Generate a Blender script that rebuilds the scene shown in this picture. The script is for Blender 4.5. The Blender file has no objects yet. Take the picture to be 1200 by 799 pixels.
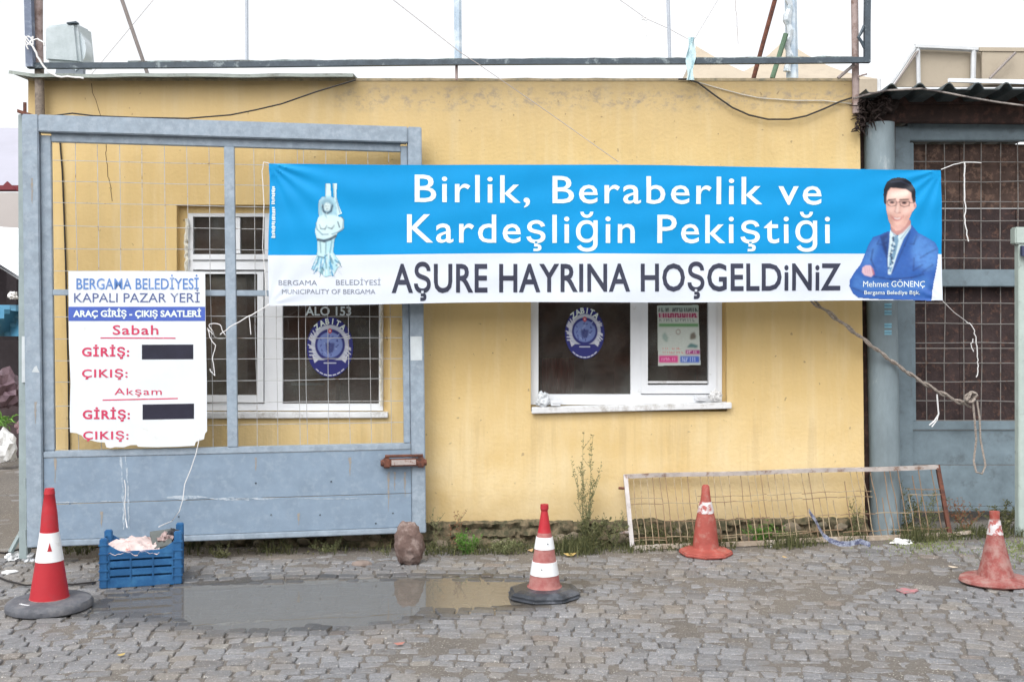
import bpy, bmesh, math, random
import numpy as np
from mathutils import Vector, Matrix, noise
R = math.radians
SC = bpy.context.scene
C = SC.collection
random.seed(7)

# ------------------------------------------------------------------ camera, world, sun, exposure
F, D, ZC = 1250.0, 7.353, 1.588          # focal length in photo pixels, distance to the wall, eye height
cam = bpy.data.cameras.new('camera'); co = bpy.data.objects.new('camera', cam); C.objects.link(co)
co.location = (0, -D, ZC); co.rotation_euler = (R(90), 0, 0)
cam.sensor_width = 36; cam.lens = F / 1200 * 36; cam.shift_y = -29.5 / 1200; cam.clip_end = 2000
SC.camera = co
w = bpy.data.worlds.new('World'); SC.world = w; w.use_nodes = True
nt = w.node_tree; bg = nt.nodes['Background']
sky = nt.nodes.new('ShaderNodeTexSky'); sky.sky_type = 'NISHITA'; sky.sun_disc = False
SUN_EL, SUN_ROT = 52, 200
sky.sun_elevation = R(SUN_EL); sky.sun_rotation = R(SUN_ROT)
sky.air_density = 1.0; sky.dust_density = 4.0; sky.ozone_density = 1.0
hs = nt.nodes.new('ShaderNodeHueSaturation'); hs.inputs['Saturation'].default_value = 0.12
nt.links.new(sky.outputs[0], hs.inputs['Color']); nt.links.new(hs.outputs[0], bg.inputs[0])
bg.inputs[1].default_value = 0.15
sun = bpy.data.lights.new('sun', 'SUN'); so = bpy.data.objects.new('sun', sun); C.objects.link(so)
sun.energy = 0.55; sun.angle = R(85); sun.color = (1, .97, .92)
so.rotation_euler = (R(90 - SUN_EL), 0, R(-20))    # from behind the camera, a little to the left
so.location = (0, -5, 12)
SC.view_settings.view_transform = 'Standard'; SC.view_settings.look = 'None'
SC.view_settings.gamma = 1; SC.view_settings.use_curve_mapping = False
SC.view_settings.exposure = 0.97

# ------------------------------------------------------------------ helpers
def px2w(px, py, t):                       # a pixel of the photo at distance t from the camera
    return Vector(((px - 600) * t / F, t - D, ZC - (py - 370) * t / F))
def X(px, t=D): return (px - 600) * t / F
def Z(py, t=D): return ZC - (py - 370) * t / F
def lin(c):
    return tuple(((v / 255) / 12.92 if v / 255 <= .04045 else (((v / 255) + .055) / 1.055) ** 2.4) for v in c)

class Nodes:
    def __init__(s, m): s.t = m.node_tree; s.n = s.t.nodes; s.l = s.t.links
    def new(s, ty, **k):
        n = s.n.new(ty)
        for a, b in k.items():
            if a[0] == '_': setattr(n, a[1:], b)
            else: n.inputs[a.replace('__', ' ')].default_value = b
        return n
    def link(s, a, b): s.l.new(a, b)

MATS = {}
def mat(name, col, rough=.6, var=.18, scale=6, spots=None, spot_scale=9, spot_at=.62, spot_soft=.06, metal=0, bump=.15,
        bscale=60, spec=.4, stretch=None, coord='Object', streak=0, spec2=None):
    """plain surface: colour broken up by noise, optional second colour in patches (wear, rust), fine bump"""
    if name in MATS: return MATS[name]
    m = bpy.data.materials.new(name); m.use_nodes = True; N = Nodes(m); b = N.n['Principled BSDF']
    tc = N.new('ShaderNodeTexCoord'); src = tc.outputs[coord]
    if stretch:
        mp = N.new('ShaderNodeMapping'); mp.inputs['Scale'].default_value = stretch
        N.link(src, mp.inputs[0]); src2 = mp.outputs[0]
    else: src2 = src
    no = N.new('ShaderNodeTexNoise', Scale=scale, Detail=6, Roughness=.65); N.link(src2, no.inputs['Vector'])
    cr = N.new('ShaderNodeValToRGB'); e = cr.color_ramp.elements
    e[0].position = .25; e[1].position = .75
    e[0].color = (*[max(0, c * (1 - var)) for c in col], 1); e[1].color = (*[min(1, c * (1 + var)) for c in col], 1)
    N.link(no.outputs[0], cr.inputs[0]); out = cr.outputs[0]
    if spots:
        n2 = N.new('ShaderNodeTexNoise', Scale=spot_scale, Detail=8, Roughness=.7); N.link(src2, n2.inputs['Vector'])
        r2 = N.new('ShaderNodeMapRange'); r2.inputs[1].default_value = spot_at - spot_soft; r2.inputs[2].default_value = spot_at + spot_soft
        N.link(n2.outputs[0], r2.inputs[0])
        mx = N.new('ShaderNodeMixRGB'); N.link(r2.outputs[0], mx.inputs[0]); N.link(out, mx.inputs[1])
        mx.inputs[2].default_value = (*spots, 1); out = mx.outputs[0]
    N.link(out, b.inputs['Base Color'])
    n3 = N.new('ShaderNodeTexNoise', Scale=bscale, Detail=4, Roughness=.6); N.link(src, n3.inputs['Vector'])
    bp = N.new('ShaderNodeBump', Strength=bump, Distance=.01); N.link(n3.outputs[0], bp.inputs['Height']); N.link(bp.outputs[0], b.inputs['Normal'])
    b.inputs['Roughness'].default_value = rough; b.inputs['Metallic'].default_value = metal
    b.inputs['Specular IOR Level'].default_value = spec
    MATS[name] = m; return m

BOX = [(0, 3, 2, 1), (4, 5, 6, 7), (0, 1, 5, 4), (1, 2, 6, 5), (2, 3, 7, 6), (3, 0, 4, 7)]
class MB:
    def __init__(s): s.v = []; s.f = []; s.m = []; s.mi = 0
    def add(s, vs, fs):
        o = len(s.v); s.v += [Vector(v) for v in vs]; s.f += [tuple(i + o for i in f) for f in fs]; s.m += [s.mi] * len(fs); return s
    def box(s, x0, x1, y0, y1, z0, z1):
        return s.add([(x0, y0, z0), (x1, y0, z0), (x1, y1, z0), (x0, y1, z0), (x0, y0, z1), (x1, y0, z1), (x1, y1, z1), (x0, y1, z1)], BOX)
    def hexa(s, a, b, c, d, dv):            # front quad a,b,c,d (anticlockwise seen from the front), pushed back by dv
        dv = Vector(dv); q = [Vector(p) for p in (a, b, c, d)]
        vs = q + [p + dv for p in q]
        return s.add(vs, [(0, 1, 2, 3), (7, 6, 5, 4), (0, 4, 5, 1), (1, 5, 6, 2), (2, 6, 7, 3), (3, 7, 4, 0)])
    def tube(s, pts, r, n=6, cap=True, squash=1):
        pts = [Vector(p) for p in pts]; rs = r if isinstance(r, (list, tuple)) else [r] * len(pts)
        o = len(s.v); up = None; k = len(pts)
        for i, p in enumerate(pts):
            d = (pts[min(i + 1, k - 1)] - pts[max(i - 1, 0)])
            if d.length < 1e-9: d = Vector((0, 0, 1))
            d.normalize()
            if up is None: up = Vector((0, 0, 1)) if abs(d.z) < .9 else Vector((0, 1, 0))
            a = d.cross(up); a.normalize(); b = a.cross(d); up = b
            for j in range(n):
                t = 2 * math.pi * (j + .5) / n; s.v.append(p + (a * math.cos(t) + b * math.sin(t) * squash) * rs[i])
        for i in range(k - 1):
            for j in range(n):
                q = (j + 1) % n; s.f.append((o + i * n + j, o + i * n + q, o + (i + 1) * n + q, o + (i + 1) * n + j)); s.m.append(s.mi)
        if cap:
            s.f.append(tuple(o + j for j in range(n))[::-1]); s.f.append(tuple(o + (k - 1) * n + j for j in range(n))); s.m += [s.mi] * 2
        return s
    def lathe(s, prof, n=32, c=(0, 0, 0), jit=0, fn=None, caps=True):
        o = len(s.v); k = len(prof)
        for i, (r, z) in enumerate(prof):
            for j in range(n):
                t = 2 * math.pi * (j + .5) / n; rr = r * (1 + random.uniform(-jit, jit)) * (fn(t, z) if fn else 1)
                s.v.append(Vector((c[0] + rr * math.cos(t), c[1] + rr * math.sin(t), c[2] + z)))
        for i in range(k - 1):
            for j in range(n):
                q = (j + 1) % n; s.f.append((o + i * n + j, o + i * n + q, o + (i + 1) * n + q, o + (i + 1) * n + j)); s.m.append(s.mi)
        if caps:
            s.f.append(tuple(o + j for j in range(n))[::-1]); s.f.append(tuple(o + (k - 1) * n + j for j in range(n))); s.m += [s.mi] * 2
        return s
    def poly(s, pts, dv):                   # flat outline extruded by dv
        dv = Vector(dv); n = len(pts); a = [Vector(p) for p in pts]
        return s.add(a + [p + dv for p in a], [tuple(range(n)), tuple(range(n, 2 * n))[::-1]] + [(i, i + n, (i + 1) % n + n, (i + 1) % n) for i in range(n)])
    def build(s, name, m, parent=None, local=False, smooth=False, bevel=0, xf=None):
        me = bpy.data.meshes.new(name)
        vs = [xf(v) for v in s.v] if xf else s.v
        if parent is not None and not local:
            inv = PM[parent.name].inverted(); vs = [inv @ v for v in vs]
        me.from_pydata([tuple(v) for v in vs], [], s.f)
        ms = m if isinstance(m, (list, tuple)) else [m]
        for q in ms: me.materials.append(q)
        if len(ms) > 1: me.polygons.foreach_set('material_index', s.m)
        me.update()
        o = bpy.data.objects.new(name, me); C.objects.link(o)
        if parent is not None: o.parent = parent; PM[o.name] = PM[parent.name]
        else: PM[o.name] = Matrix.Identity(4)
        if smooth:
            me.polygons.foreach_set('use_smooth', [True] * len(me.polygons))
            try: me.set_sharp_from_angle(angle=R(42))
            except Exception: pass
        if bevel:
            bm = bmesh.new(); bm.from_mesh(me); bmesh.ops.remove_doubles(bm, verts=bm.verts, dist=1e-5)
            bmesh.ops.recalc_face_normals(bm, faces=bm.faces)
            es = [e for e in bm.edges if len(e.link_faces) == 2 and e.calc_face_angle(0) > .6]
            bmesh.ops.bevel(bm, geom=es, offset=bevel, segments=2, affect='EDGES', clamp_overlap=True); bm.to_mesh(me); bm.free()
        else:
            bm = bmesh.new(); bm.from_mesh(me); bmesh.ops.recalc_face_normals(bm, faces=bm.faces); bm.to_mesh(me); bm.free()
        return o
PM = {}
def tag(o, label=None, cat=None, group=None, kind=None):
    if label: o['label'] = label
    if cat: o['category'] = cat
    if group: o['group'] = group
    if kind: o['kind'] = kind
    return o
def thing(name, label, cat, loc=(0, 0, 0), rz=0, group=None, rx=0):
    o = bpy.data.objects.new(name, None); C.objects.link(o); o.empty_display_size = .1
    o.location = loc; o.rotation_euler = (rx, 0, rz)
    PM[o.name] = Matrix.Translation(Vector(loc)) @ (Matrix.Rotation(rz, 4, 'Z') @ Matrix.Rotation(rx, 4, 'X'))
    return tag(o, label, cat, group)
def plabel(o, s): o['label'] = s; return o

# ---- lettering: glyph outlines turned into meshes and laid on a surface by a mapping from photo pixels
_tc = {}
def glyphs(s, off=0, space=1.0):
    k = (s, off, space)
    if k in _tc: return _tc[k]
    cu = bpy.data.curves.new('t', 'FONT'); cu.body = s; cu.offset = off; cu.resolution_u = 3; cu.space_character = space
    o = bpy.data.objects.new('t', cu); C.objects.link(o); bpy.context.view_layer.update()
    me = o.to_mesh(); vs = np.array([tuple(v.co)[:2] for v in me.vertices]); fs = [tuple(p.vertices) for p in me.polygons]
    bm = bmesh.new(); bm.from_mesh(me); bmesh.ops.remove_doubles(bm, verts=bm.verts, dist=1e-4); bmesh.ops.triangulate(bm, faces=bm.faces)
    for _ in range(3):
        es = [e for e in bm.edges if e.calc_length() > .16]
        if not es: break
        bmesh.ops.subdivide_edges(bm, edges=es, cuts=1); bmesh.ops.triangulate(bm, faces=bm.faces)
    bm.verts.index_update(); vs = np.array([tuple(v.co)[:2] for v in bm.verts]); fs = [tuple(v.index for v in f.verts) for f in bm.faces]; bm.free()
    o.to_mesh_clear(); bpy.data.objects.remove(o); bpy.data.curves.remove(cu)
    _tc[k] = (vs, fs); return _tc[k]
CAPH = glyphs('H')[0][:, 1].max()
def text(s, x0, x1, base, cap, fn, m, parent, off=0, eps=.003, base1=None, name='lettering', italic=0, space=1.0, cap1=None):
    vs, fs = glyphs(s, off, space); a, b = vs[:, 0].min(), vs[:, 0].max(); mb = MB()
    ch = CAPH + 2 * off
    out = []
    for x, y in vs:
        u = (x - a) / (b - a); bl = base + ((base1 - base) * u if base1 is not None else 0)
        c = cap + ((cap1 - cap) * u if cap1 is not None else 0)
        h = y / ch * c; out.append(fn(x0 + u * (x1 - x0) + italic * h, bl - h, eps))
    mb.add(out, fs); return mb.build(name, m, parent)
def arc_text(s, cx, cy, rx, ry, a0, a1, h, fn, m, parent, off=.02, eps=.004):
    mb = MB(); n = len(s)
    for i, ch in enumerate(s):
        if ch == ' ': continue
        vs, fs = glyphs(ch, off); a = R(a0 + (a1 - a0) * (i + .5) / n); k = h / CAPH
        c0 = vs[:, 0].mean(); px_ = cx + rx * math.sin(a); py_ = cy - ry * math.cos(a); out = []
        for x, y in vs:
            u, v = (x - c0) * k * .9, y * k
            out.append(fn(px_ + u * math.cos(a) + v * math.sin(a), py_ + u * math.sin(a) - v * math.cos(a), eps))
        mb.add(out, fs)
    return mb.build('lettering', m, parent)

# ---- printed pictures: colours per vertex on a fine mesh
class Canvas:
    def __init__(s, w, h, step=.75):
        s.nx, s.ny = int(w / step) + 1, int(h / step) + 1; s.w, s.h = w, h
        s.x, s.y = np.meshgrid(np.linspace(0, w, s.nx), np.linspace(0, h, s.ny)); s.c = np.zeros((s.ny, s.nx, 4))
    def mask(s, pts, blur=.5):
        m = np.zeros_like(s.x)
        for ox, oy in ((-.25, -.25), (.25, -.25), (-.25, .25), (.25, .25)):
            x, y = s.x + ox * s.w / s.nx, s.y + oy * s.h / s.ny; ins = np.zeros(x.shape, bool); n = len(pts)
            for i in range(n):
                (x1, y1), (x2, y2) = pts[i], pts[(i + 1) % n]
                if y1 == y2: continue
                ins ^= ((y1 > y) != (y2 > y)) & (x < (x2 - x1) * (y - y1) / (y2 - y1) + x1)
            m += ins / 4
        k = int(blur / (s.w / s.nx) + .5)
        for _ in range(2 if k else 0):
            for ax in (0, 1): m = sum(np.roll(m, q, ax) for q in range(-k, k + 1)) / (2 * k + 1)
        return m
    def put(s, m, col, a=1):
        c = np.array(lin(col)); m = m * a
        s.c[..., :3] = s.c[..., :3] * (1 - m[..., None]) + c * m[..., None]
        s.c[..., 3] = np.maximum(s.c[..., 3], m)
    def poly(s, pts, col, blur=0, a=1): s.put(s.mask(pts, blur), col, a)
    def ell(s, cx, cy, rx, ry, col, soft=.06, a=1, inner=None):
        d = np.sqrt(((s.x - cx) / rx) ** 2 + ((s.y - cy) / ry) ** 2); m = np.clip((1 - d) / soft + .5, 0, 1)
        if inner: m = np.minimum(m, np.clip((d - inner) / soft + .5, 0, 1))
        s.put(m, col, a)
    def line(s, pts, wd, col, a=1, soft=.5):
        for (x1, y1), (x2, y2) in zip(pts, pts[1:]):
            dx, dy = x2 - x1, y2 - y1; L = dx * dx + dy * dy + 1e-9
            t = np.clip(((s.x - x1) * dx + (s.y - y1) * dy) / L, 0, 1)
            d = np.hypot(s.x - x1 - t * dx, s.y - y1 - t * dy); s.put(np.clip((wd / 2 - d) / soft + .5, 0, 1), col, a)
    def soften(s, k=1):
        p = s.c[..., :3] * s.c[..., 3:]; a = s.c[..., 3:].copy()
        for _ in range(k):
            for ax in (0, 1):
                p = (np.roll(p, 1, ax) + 2 * p + np.roll(p, -1, ax)) / 4; a = (np.roll(a, 1, ax) + 2 * a + np.roll(a, -1, ax)) / 4
        s.c[..., :3] = p / np.maximum(a, 1e-4)
    def build(s, name, ox, oy, fn, m, parent, eps=.003):
        al = s.c[..., 3] > .45; idx = -np.ones(al.shape, int); vs = []; cs = []; fs = []
        for j in range(s.ny):
            for i in range(s.nx):
                if al[j, i]: idx[j, i] = len(vs); vs.append(fn(ox + s.x[j, i], oy + s.y[j, i], eps)); cs.append((*s.c[j, i, :3], 1))
        for j in range(s.ny - 1):
            for i in range(s.nx - 1):
                q = (idx[j, i], idx[j + 1, i], idx[j + 1, i + 1], idx[j, i + 1])
                if min(q) >= 0: fs.append(tuple(int(k) for k in q))
        mb = MB(); mb.add(vs, fs); o = mb.build(name, m, parent, smooth=False)
        at = o.data.color_attributes.new('print', 'FLOAT_COLOR', 'POINT'); at.data.foreach_set('color', np.array(cs).ravel()); return o
def print_mat(name, rough=.45):
    m = bpy.data.materials.new(name); m.use_nodes = True; N = Nodes(m); b = N.n['Principled BSDF']
    a = N.new('ShaderNodeAttribute'); a.attribute_name = 'print'
    no = N.new('ShaderNodeTexNoise', Scale=90, Detail=2); tc = N.new('ShaderNodeTexCoord'); N.link(tc.outputs['Object'], no.inputs['Vector'])
    mr = N.new('ShaderNodeMapRange'); mr.inputs[3].default_value = .68; mr.inputs[4].default_value = .84; N.link(no.outputs[0], mr.inputs[0])
    mx = N.new('ShaderNodeVectorMath', _operation='SCALE'); N.link(a.outputs['Color'], mx.inputs[0]); N.link(mr.outputs[0], mx.inputs['Scale'])
    N.link(mx.outputs[0], b.inputs['Base Color']); b.inputs['Roughness'].default_value = rough; return m
M_print = print_mat('printed_picture')

# ------------------------------------------------------------------ materials
def wall_material():
    m = bpy.data.materials.new('yellow_plaster'); m.use_nodes = True; N = Nodes(m); b = N.n['Principled BSDF']
    tc = N.new('ShaderNodeTexCoord'); ob = tc.outputs['Object']; sp = N.new('ShaderNodeSeparateXYZ'); N.link(ob, sp.inputs[0])
    def noise_(scale, det=6, st=(1, 1, 1), rough=.6):
        mp = N.new('ShaderNodeMapping'); mp.inputs['Scale'].default_value = st; N.link(ob, mp.inputs[0])
        n = N.new('ShaderNodeTexNoise', Scale=scale, Detail=det, Roughness=rough); N.link(mp.outputs[0], n.inputs['Vector']); return n.outputs[0]
    def rng(s, a, b_, c=0, d=1, clamp=True):
        r = N.new('ShaderNodeMapRange'); r.clamp = clamp
        for i, v in enumerate((a, b_, c, d)): r.inputs[i + 1].default_value = v
        N.link(s, r.inputs[0]); return r.outputs[0]
    def mul(a, b_):
        n = N.new('ShaderNodeMath', _operation='MULTIPLY')
        N.link(a, n.inputs[0])
        if isinstance(b_, float): n.inputs[1].default_value = b_
        else: N.link(b_, n.inputs[1])
        return n.outputs[0]
    def mix(f, a, c):
        n = N.new('ShaderNodeMixRGB'); N.link(f, n.inputs[0]); N.link(a, n.inputs[1]); n.inputs[2].default_value = (*c, 1); return n.outputs[0]
    cr = N.new('ShaderNodeValToRGB'); e = cr.color_ramp.elements; e[0].position = .3; e[1].position = .7
    e[0].color = (.585, .42, .185, 1); e[1].color = (.69, .515, .25, 1); N.link(noise_(1.1, 5), cr.inputs[0]); col = cr.outputs[0]
    col = mix(mul(rng(noise_(9, 6, (1, 1, .12)), .5, .75), .5), col, (.70, .585, .37))           # pale vertical wash marks
    col = mix(mul(rng(noise_(13, 7, (1, 1, .07), .7), .5, .75), .22), col, (.45, .34, .18))             # darker runs
    z = sp.outputs['Z']; x = sp.outputs['X']
    zn = N.new('ShaderNodeMath', _operation='ADD'); N.link(z, zn.inputs[0]); N.link(rng(noise_(5, 5), 0, 1, -.16, .16), zn.inputs[1])
    col = mix(mul(rng(zn.outputs[0], 2.6, 3.2), .5), col, (.36, .28, .17))                      # grime under the parapet
    # peeled grey patches in a band near the top
    band = mul(rng(z, 2.98, 3.04), rng(z, 3.2, 3.12)); band = mul(band, rng(x, -1.3, -1.1))
    col = mix(mul(mul(band, rng(noise_(13, 8, (1, 1, 1.4), .75), .49, .66)), .8), col, (.24, .22, .20))
    col = mix(mul(rng(noise_(3.2, 8, (1, 1, 1), .75), .6, .78), .5), col, (.46, .335, .16))     # cloudy old damp
    # scattered specks and small chips
    col = mix(mul(rng(noise_(20, 2), .70, .73), .6), col, (.2, .15, .09))
    # bleached lower half
    col = mix(mul(mul(rng(zn.outputs[0], 1.1, .5), rng(noise_(2.3, 5), .3, .6)), .6), col, (.72, .60, .38))
    col = mix(mul(mul(rng(z, .95, .80), rng(noise_(11, 6, (1, 1, .05), .7), .52, .62)), mul(rng(z, .1, .75), .25)), col, (.40, .29, .15))   # drips below the sills
    # splash dirt at the foot
    col = mix(mul(rng(zn.outputs[0], .42, .1), .55), col, (.34, .25, .13))
    N.link(col, b.inputs['Base Color']); b.inputs['Roughness'].default_value = .85; b.inputs['Specular IOR Level'].default_value = .2
    bp = N.new('ShaderNodeBump', Strength=.35, Distance=.01)
    n1 = noise_(40, 6); n2 = noise_(5, 3); ad = N.new('ShaderNodeMath', _operation='ADD'); N.link(n1, ad.inputs[0]); N.link(n2, ad.inputs[1])
    N.link(ad.outputs[0], bp.inputs['Height']); N.link(bp.outputs[0], b.inputs['Normal']); return m
M_wall = wall_material()

def ground_mat(name, ramp, dirt, rough=.75, bump=.5):
    """stone or soil: tone attribute per piece, speckle, dust patches, darker and glossier where 'wet'"""
    m = bpy.data.materials.new(name); m.use_nodes = True; N = Nodes(m); b = N.n['Principled BSDF']
    geo = N.new('ShaderNodeNewGeometry'); P = geo.outputs['Position']
    at = N.new('ShaderNodeAttribute'); at.attribute_name = 'tone'; aw = N.new('ShaderNodeAttribute'); aw.attribute_name = 'wet'
    cr = N.new('ShaderNodeValToRGB'); cr.color_ramp.elements.remove(cr.color_ramp.elements[1])
    for i, (p, c) in enumerate(ramp):
        el = cr.color_ramp.elements[0] if i == 0 else cr.color_ramp.elements.new(p); el.position = p; el.color = (*c, 1)
    N.link(at.outputs['Fac'], cr.inputs[0])
    sp = N.new('ShaderNodeTexNoise', Scale=62, Detail=8, Roughness=.88); N.link(P, sp.inputs['Vector'])
    mr = N.new('ShaderNodeMapRange'); mr.inputs[1].default_value = .3; mr.inputs[2].default_value = .7; mr.inputs[3].default_value = .38; mr.inputs[4].default_value = 1.62; mr.clamp = False
    N.link(sp.outputs[0], mr.inputs[0])
    sc = N.new('ShaderNodeVectorMath', _operation='SCALE'); N.link(cr.outputs[0], sc.inputs[0]); N.link(mr.outputs[0], sc.inputs['Scale'])
    du = N.new('ShaderNodeTexNoise', Scale=1.6, Detail=9, Roughness=.72); N.link(P, du.inputs['Vector'])
    r2 = N.new('ShaderNodeMapRange'); r2.inputs[1].default_value = .44; r2.inputs[2].default_value = .68; r2.inputs[4].default_value = .75; N.link(du.outputs[0], r2.inputs[0])
    mx = N.new('ShaderNodeMixRGB'); N.link(r2.outputs[0], mx.inputs[0]); N.link(sc.outputs[0], mx.inputs[1]); mx.inputs[2].default_value = (*dirt, 1)
    # light grit
    gr = N.new('ShaderNodeTexNoise', Scale=120, Detail=3); N.link(P, gr.inputs['Vector'])
    r4 = N.new('ShaderNodeMapRange'); r4.inputs[1].default_value = .64; r4.inputs[2].default_value = .68; r4.inputs[4].default_value = .8; N.link(gr.outputs[0], r4.inputs[0])
    m4 = N.new('ShaderNodeMixRGB'); N.link(r4.outputs[0], m4.inputs[0]); N.link(mx.outputs[0], m4.inputs[1]); m4.inputs[2].default_value = (.55, .53, .48, 1)
    wt = N.new('ShaderNodeMapRange'); wt.inputs[3].default_value = 1; wt.inputs[4].default_value = .42; N.link(aw.outputs['Fac'], wt.inputs[0])
    s2 = N.new('ShaderNodeVectorMath', _operation='SCALE'); N.link(m4.outputs[0], s2.inputs[0]); N.link(wt.outputs[0], s2.inputs['Scale'])
    N.link(s2.outputs[0], b.inputs['Base Color'])
    rr = N.new('ShaderNodeMapRange'); rr.inputs[3].default_value = rough; rr.inputs[4].default_value = .28; N.link(aw.outputs['Fac'], rr.inputs[0]); N.link(rr.outputs[0], b.inputs['Roughness'])
    bn = N.new('ShaderNodeTexNoise', Scale=70, Detail=6, Roughness=.7); N.link(P, bn.inputs['Vector'])
    bp = N.new('ShaderNodeBump', Strength=bump, Distance=.006); N.link(bn.outputs[0], bp.inputs['Height']); N.link(bp.outputs[0], b.inputs['Normal'])
    return m
M_stone = ground_mat('sett_stone', [(0, (.125, .124, .128)), (.35, (.165, .167, .175)), (.7, (.212, .214, .225)), (.9, (.21, .196, .178)), (1, (.175, .15, .135))], (.175, .15, .125), .62)
M_soil = ground_mat('street_dirt', [(0, (.09, .08, .072)), (1, (.155, .14, .125))], (.15, .13, .107), .85, .8)

M_gate = mat('gate_blue_grey_paint', (.265, .325, .39), .55, .2, 14, (.36, .42, .49), 18, .60, .12, bscale=35, bump=.2)
M_gate2 = mat('gate_panel_paint', (.215, .285, .37), .5, .13, 9, (.28, .35, .43), 20, .62, .12, bscale=25, bump=.12)
M_gate3 = mat('right_gate_paint', (.17, .225, .26), .55, .28, 7, (.12, .15, .17), 6, .62, .06, bscale=30)
M_post = mat('old_grey_green_post', (.27, .33, .34), .6, .25, 5, (.14, .12, .10), 8, .65, .04)
M_column = mat('pipe_column_paint', (.20, .25, .275), .55, .3, 6, (.38, .42, .44), 6, .64, .05, stretch=(1, 1, .35))
M_wire = mat('galvanised_wire', (.46, .47, .48), .45, .2, 20, (.22, .13, .08), 15, .62, .05, metal=.4, bump=0)
M_wire2 = mat('dull_grid_wire', (.24, .23, .22), .6, .25, 20, (.2, .12, .08), 15, .6, .05, metal=.3, bump=0)
M_rust = mat('rusty_steel', (.145, .055, .035), .8, .35, 20, (.06, .03, .025), 30, .55, .08)
M_pvc = mat('white_window_plastic', (.74, .76, .79), .35, .06, 5, (.5, .5, .48), 12, .7, .05, bump=.03)
M_sill = mat('worn_white_sill', (.66, .67, .68), .6, .12, 8, (.38, .36, .33), 9, .6, .08)
M_dark_bar = mat('dark_painted_tube', (.055, .075, .095), .55, .3, 14, (.28, .33, .35), 9, .62, .06)
M_rust_pole = mat('rust_washed_pole', (.33, .26, .245), .7, .3, 9, (.16, .10, .08), 12, .56, .08)
M_pale_pole = mat('pale_blue_pole', (.40, .50, .60), .5, .2, 8, (.62, .68, .72), 8, .55, .1)
M_roofsheet = mat('weathered_roof_sheet', (.24, .27, .25), .7, .3, 7, (.12, .12, .10), 10, .6, .06)
M_white = mat('white_print', (.78, .80, .80), .5, .03, 3, bump=0)
M_text_white = mat('white_letter_print', (.70, .78, .74), .5, .02, 3, bump=0)
M_text_dark = mat('dark_letter_print', (.028, .032, .06), .5, .2, 5, bump=0)
M_text_grey = mat('grey_letter_print', (.20, .22, .28), .5, .1, 5, bump=0)
M_rope = mat('weathered_rope', (.38, .33, .29), .9, .3, 60, (.2, .17, .15), 80, .55, .1, bump=.5, bscale=200)
M_string = mat('white_string', (.70, .70, .70), .8, .15, 40, bump=.2)
M_cable = mat('black_cable', (.02, .017, .017), .5, .2, 20, bump=0)
M_cable_dusty = mat('dusty_cable', (.30, .27, .25), .7, .35, 14, (.06, .05, .05), 12, .5, .1, bump=0)
M_black = mat('black_rubber', (.028, .030, .035), .6, .3, 14, (.09, .095, .10), 12, .6, .1, bump=.3)

# ------------------------------------------------------------------ terrain height, puddle
def sstep(a, b, v): t = max(0, min(1, (v - a) / (b - a))); return t * t * (3 - 2 * t)
def rise(x): v = max(0, min(x, 5) - .6); return .04 * v
PUD = [(112, 708), (160, 694), (230, 685), (330, 681), (430, 678), (520, 676), (600, 679), (655, 691), (612, 706), (560, 713), (505, 713), (478, 722), (400, 730), (330, 733), (262, 733), (222, 728), (190, 719), (150, 723), (120, 716)]
PUDW = [((px - 600) * (ZC * F / (py - 370)) / F, ZC * F / (py - 370) - D) for px, py in PUD]
def pdist(x, y, P=PUDW):                   # signed distance, positive inside
    ins = False; best = 9
    n = len(P)
    for i in range(n):
        x1, y1 = P[i]; x2, y2 = P[(i + 1) % n]
        if (y1 > y) != (y2 > y) and x < (x2 - x1) * (y - y1) / (y2 - y1) + x1: ins = not ins
        dx, dy = x2 - x1, y2 - y1; t = max(0, min(1, ((x - x1) * dx + (y - y1) * dy) / (dx * dx + dy * dy)))
        best = min(best, math.hypot(x - x1 - t * dx, y - y1 - t * dy))
    return best if ins else -best
def wetness(x, y):
    if not (-4.2 < x < 1.6 and -2.6 < y < -.6): return 0
    d = pdist(x, y) + .10 * noise.noise(Vector((x * 4, y * 6, 3)))
    a = sstep(-.26, -.02, d)
    # damp gully that runs on along the foot of the wall
    yb = -.98 + .05 * math.sin(x * 2)
    b = .55 * (1 - sstep(.04, .22, abs(y - yb))) * sstep(1.2, .3, x) * sstep(-3.0, -2.4, x)
    return max(a, b)
def height(x, y):
    h = rise(x) + .008 * noise.noise(Vector((x * .9, y * 1.2, 0)))
    if -4 < x < 1.2 and -2.6 < y < -.5:
        d = pdist(x, y) + .07 * noise.noise(Vector((x * 3.2, y * 5, 11))) + (-.05 if x < -1.95 else 0); h -= .021 * sstep(-.13, .13, d)
    return h
def cover(x, y):                           # how far sand and dirt fill the joints (1 = buries the stones)
    n = noise.fractal(Vector((x * 1.5, y * 3.2, 7)), .6, 2, 4)
    c = .42 + .5 * sstep(-.05, .4, n)
    if x > .2: c += .35 * (1 - sstep(.05, .35, abs(y + 1.15 - .1 * math.sin(x * 3)))) * sstep(.2, 1.4, x)
    c += 1.0 * sstep(-.42, -.22, y + .06 * noise.noise(Vector((x * 5, 0, 0))))
    return min(c, 1.15)

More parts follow.
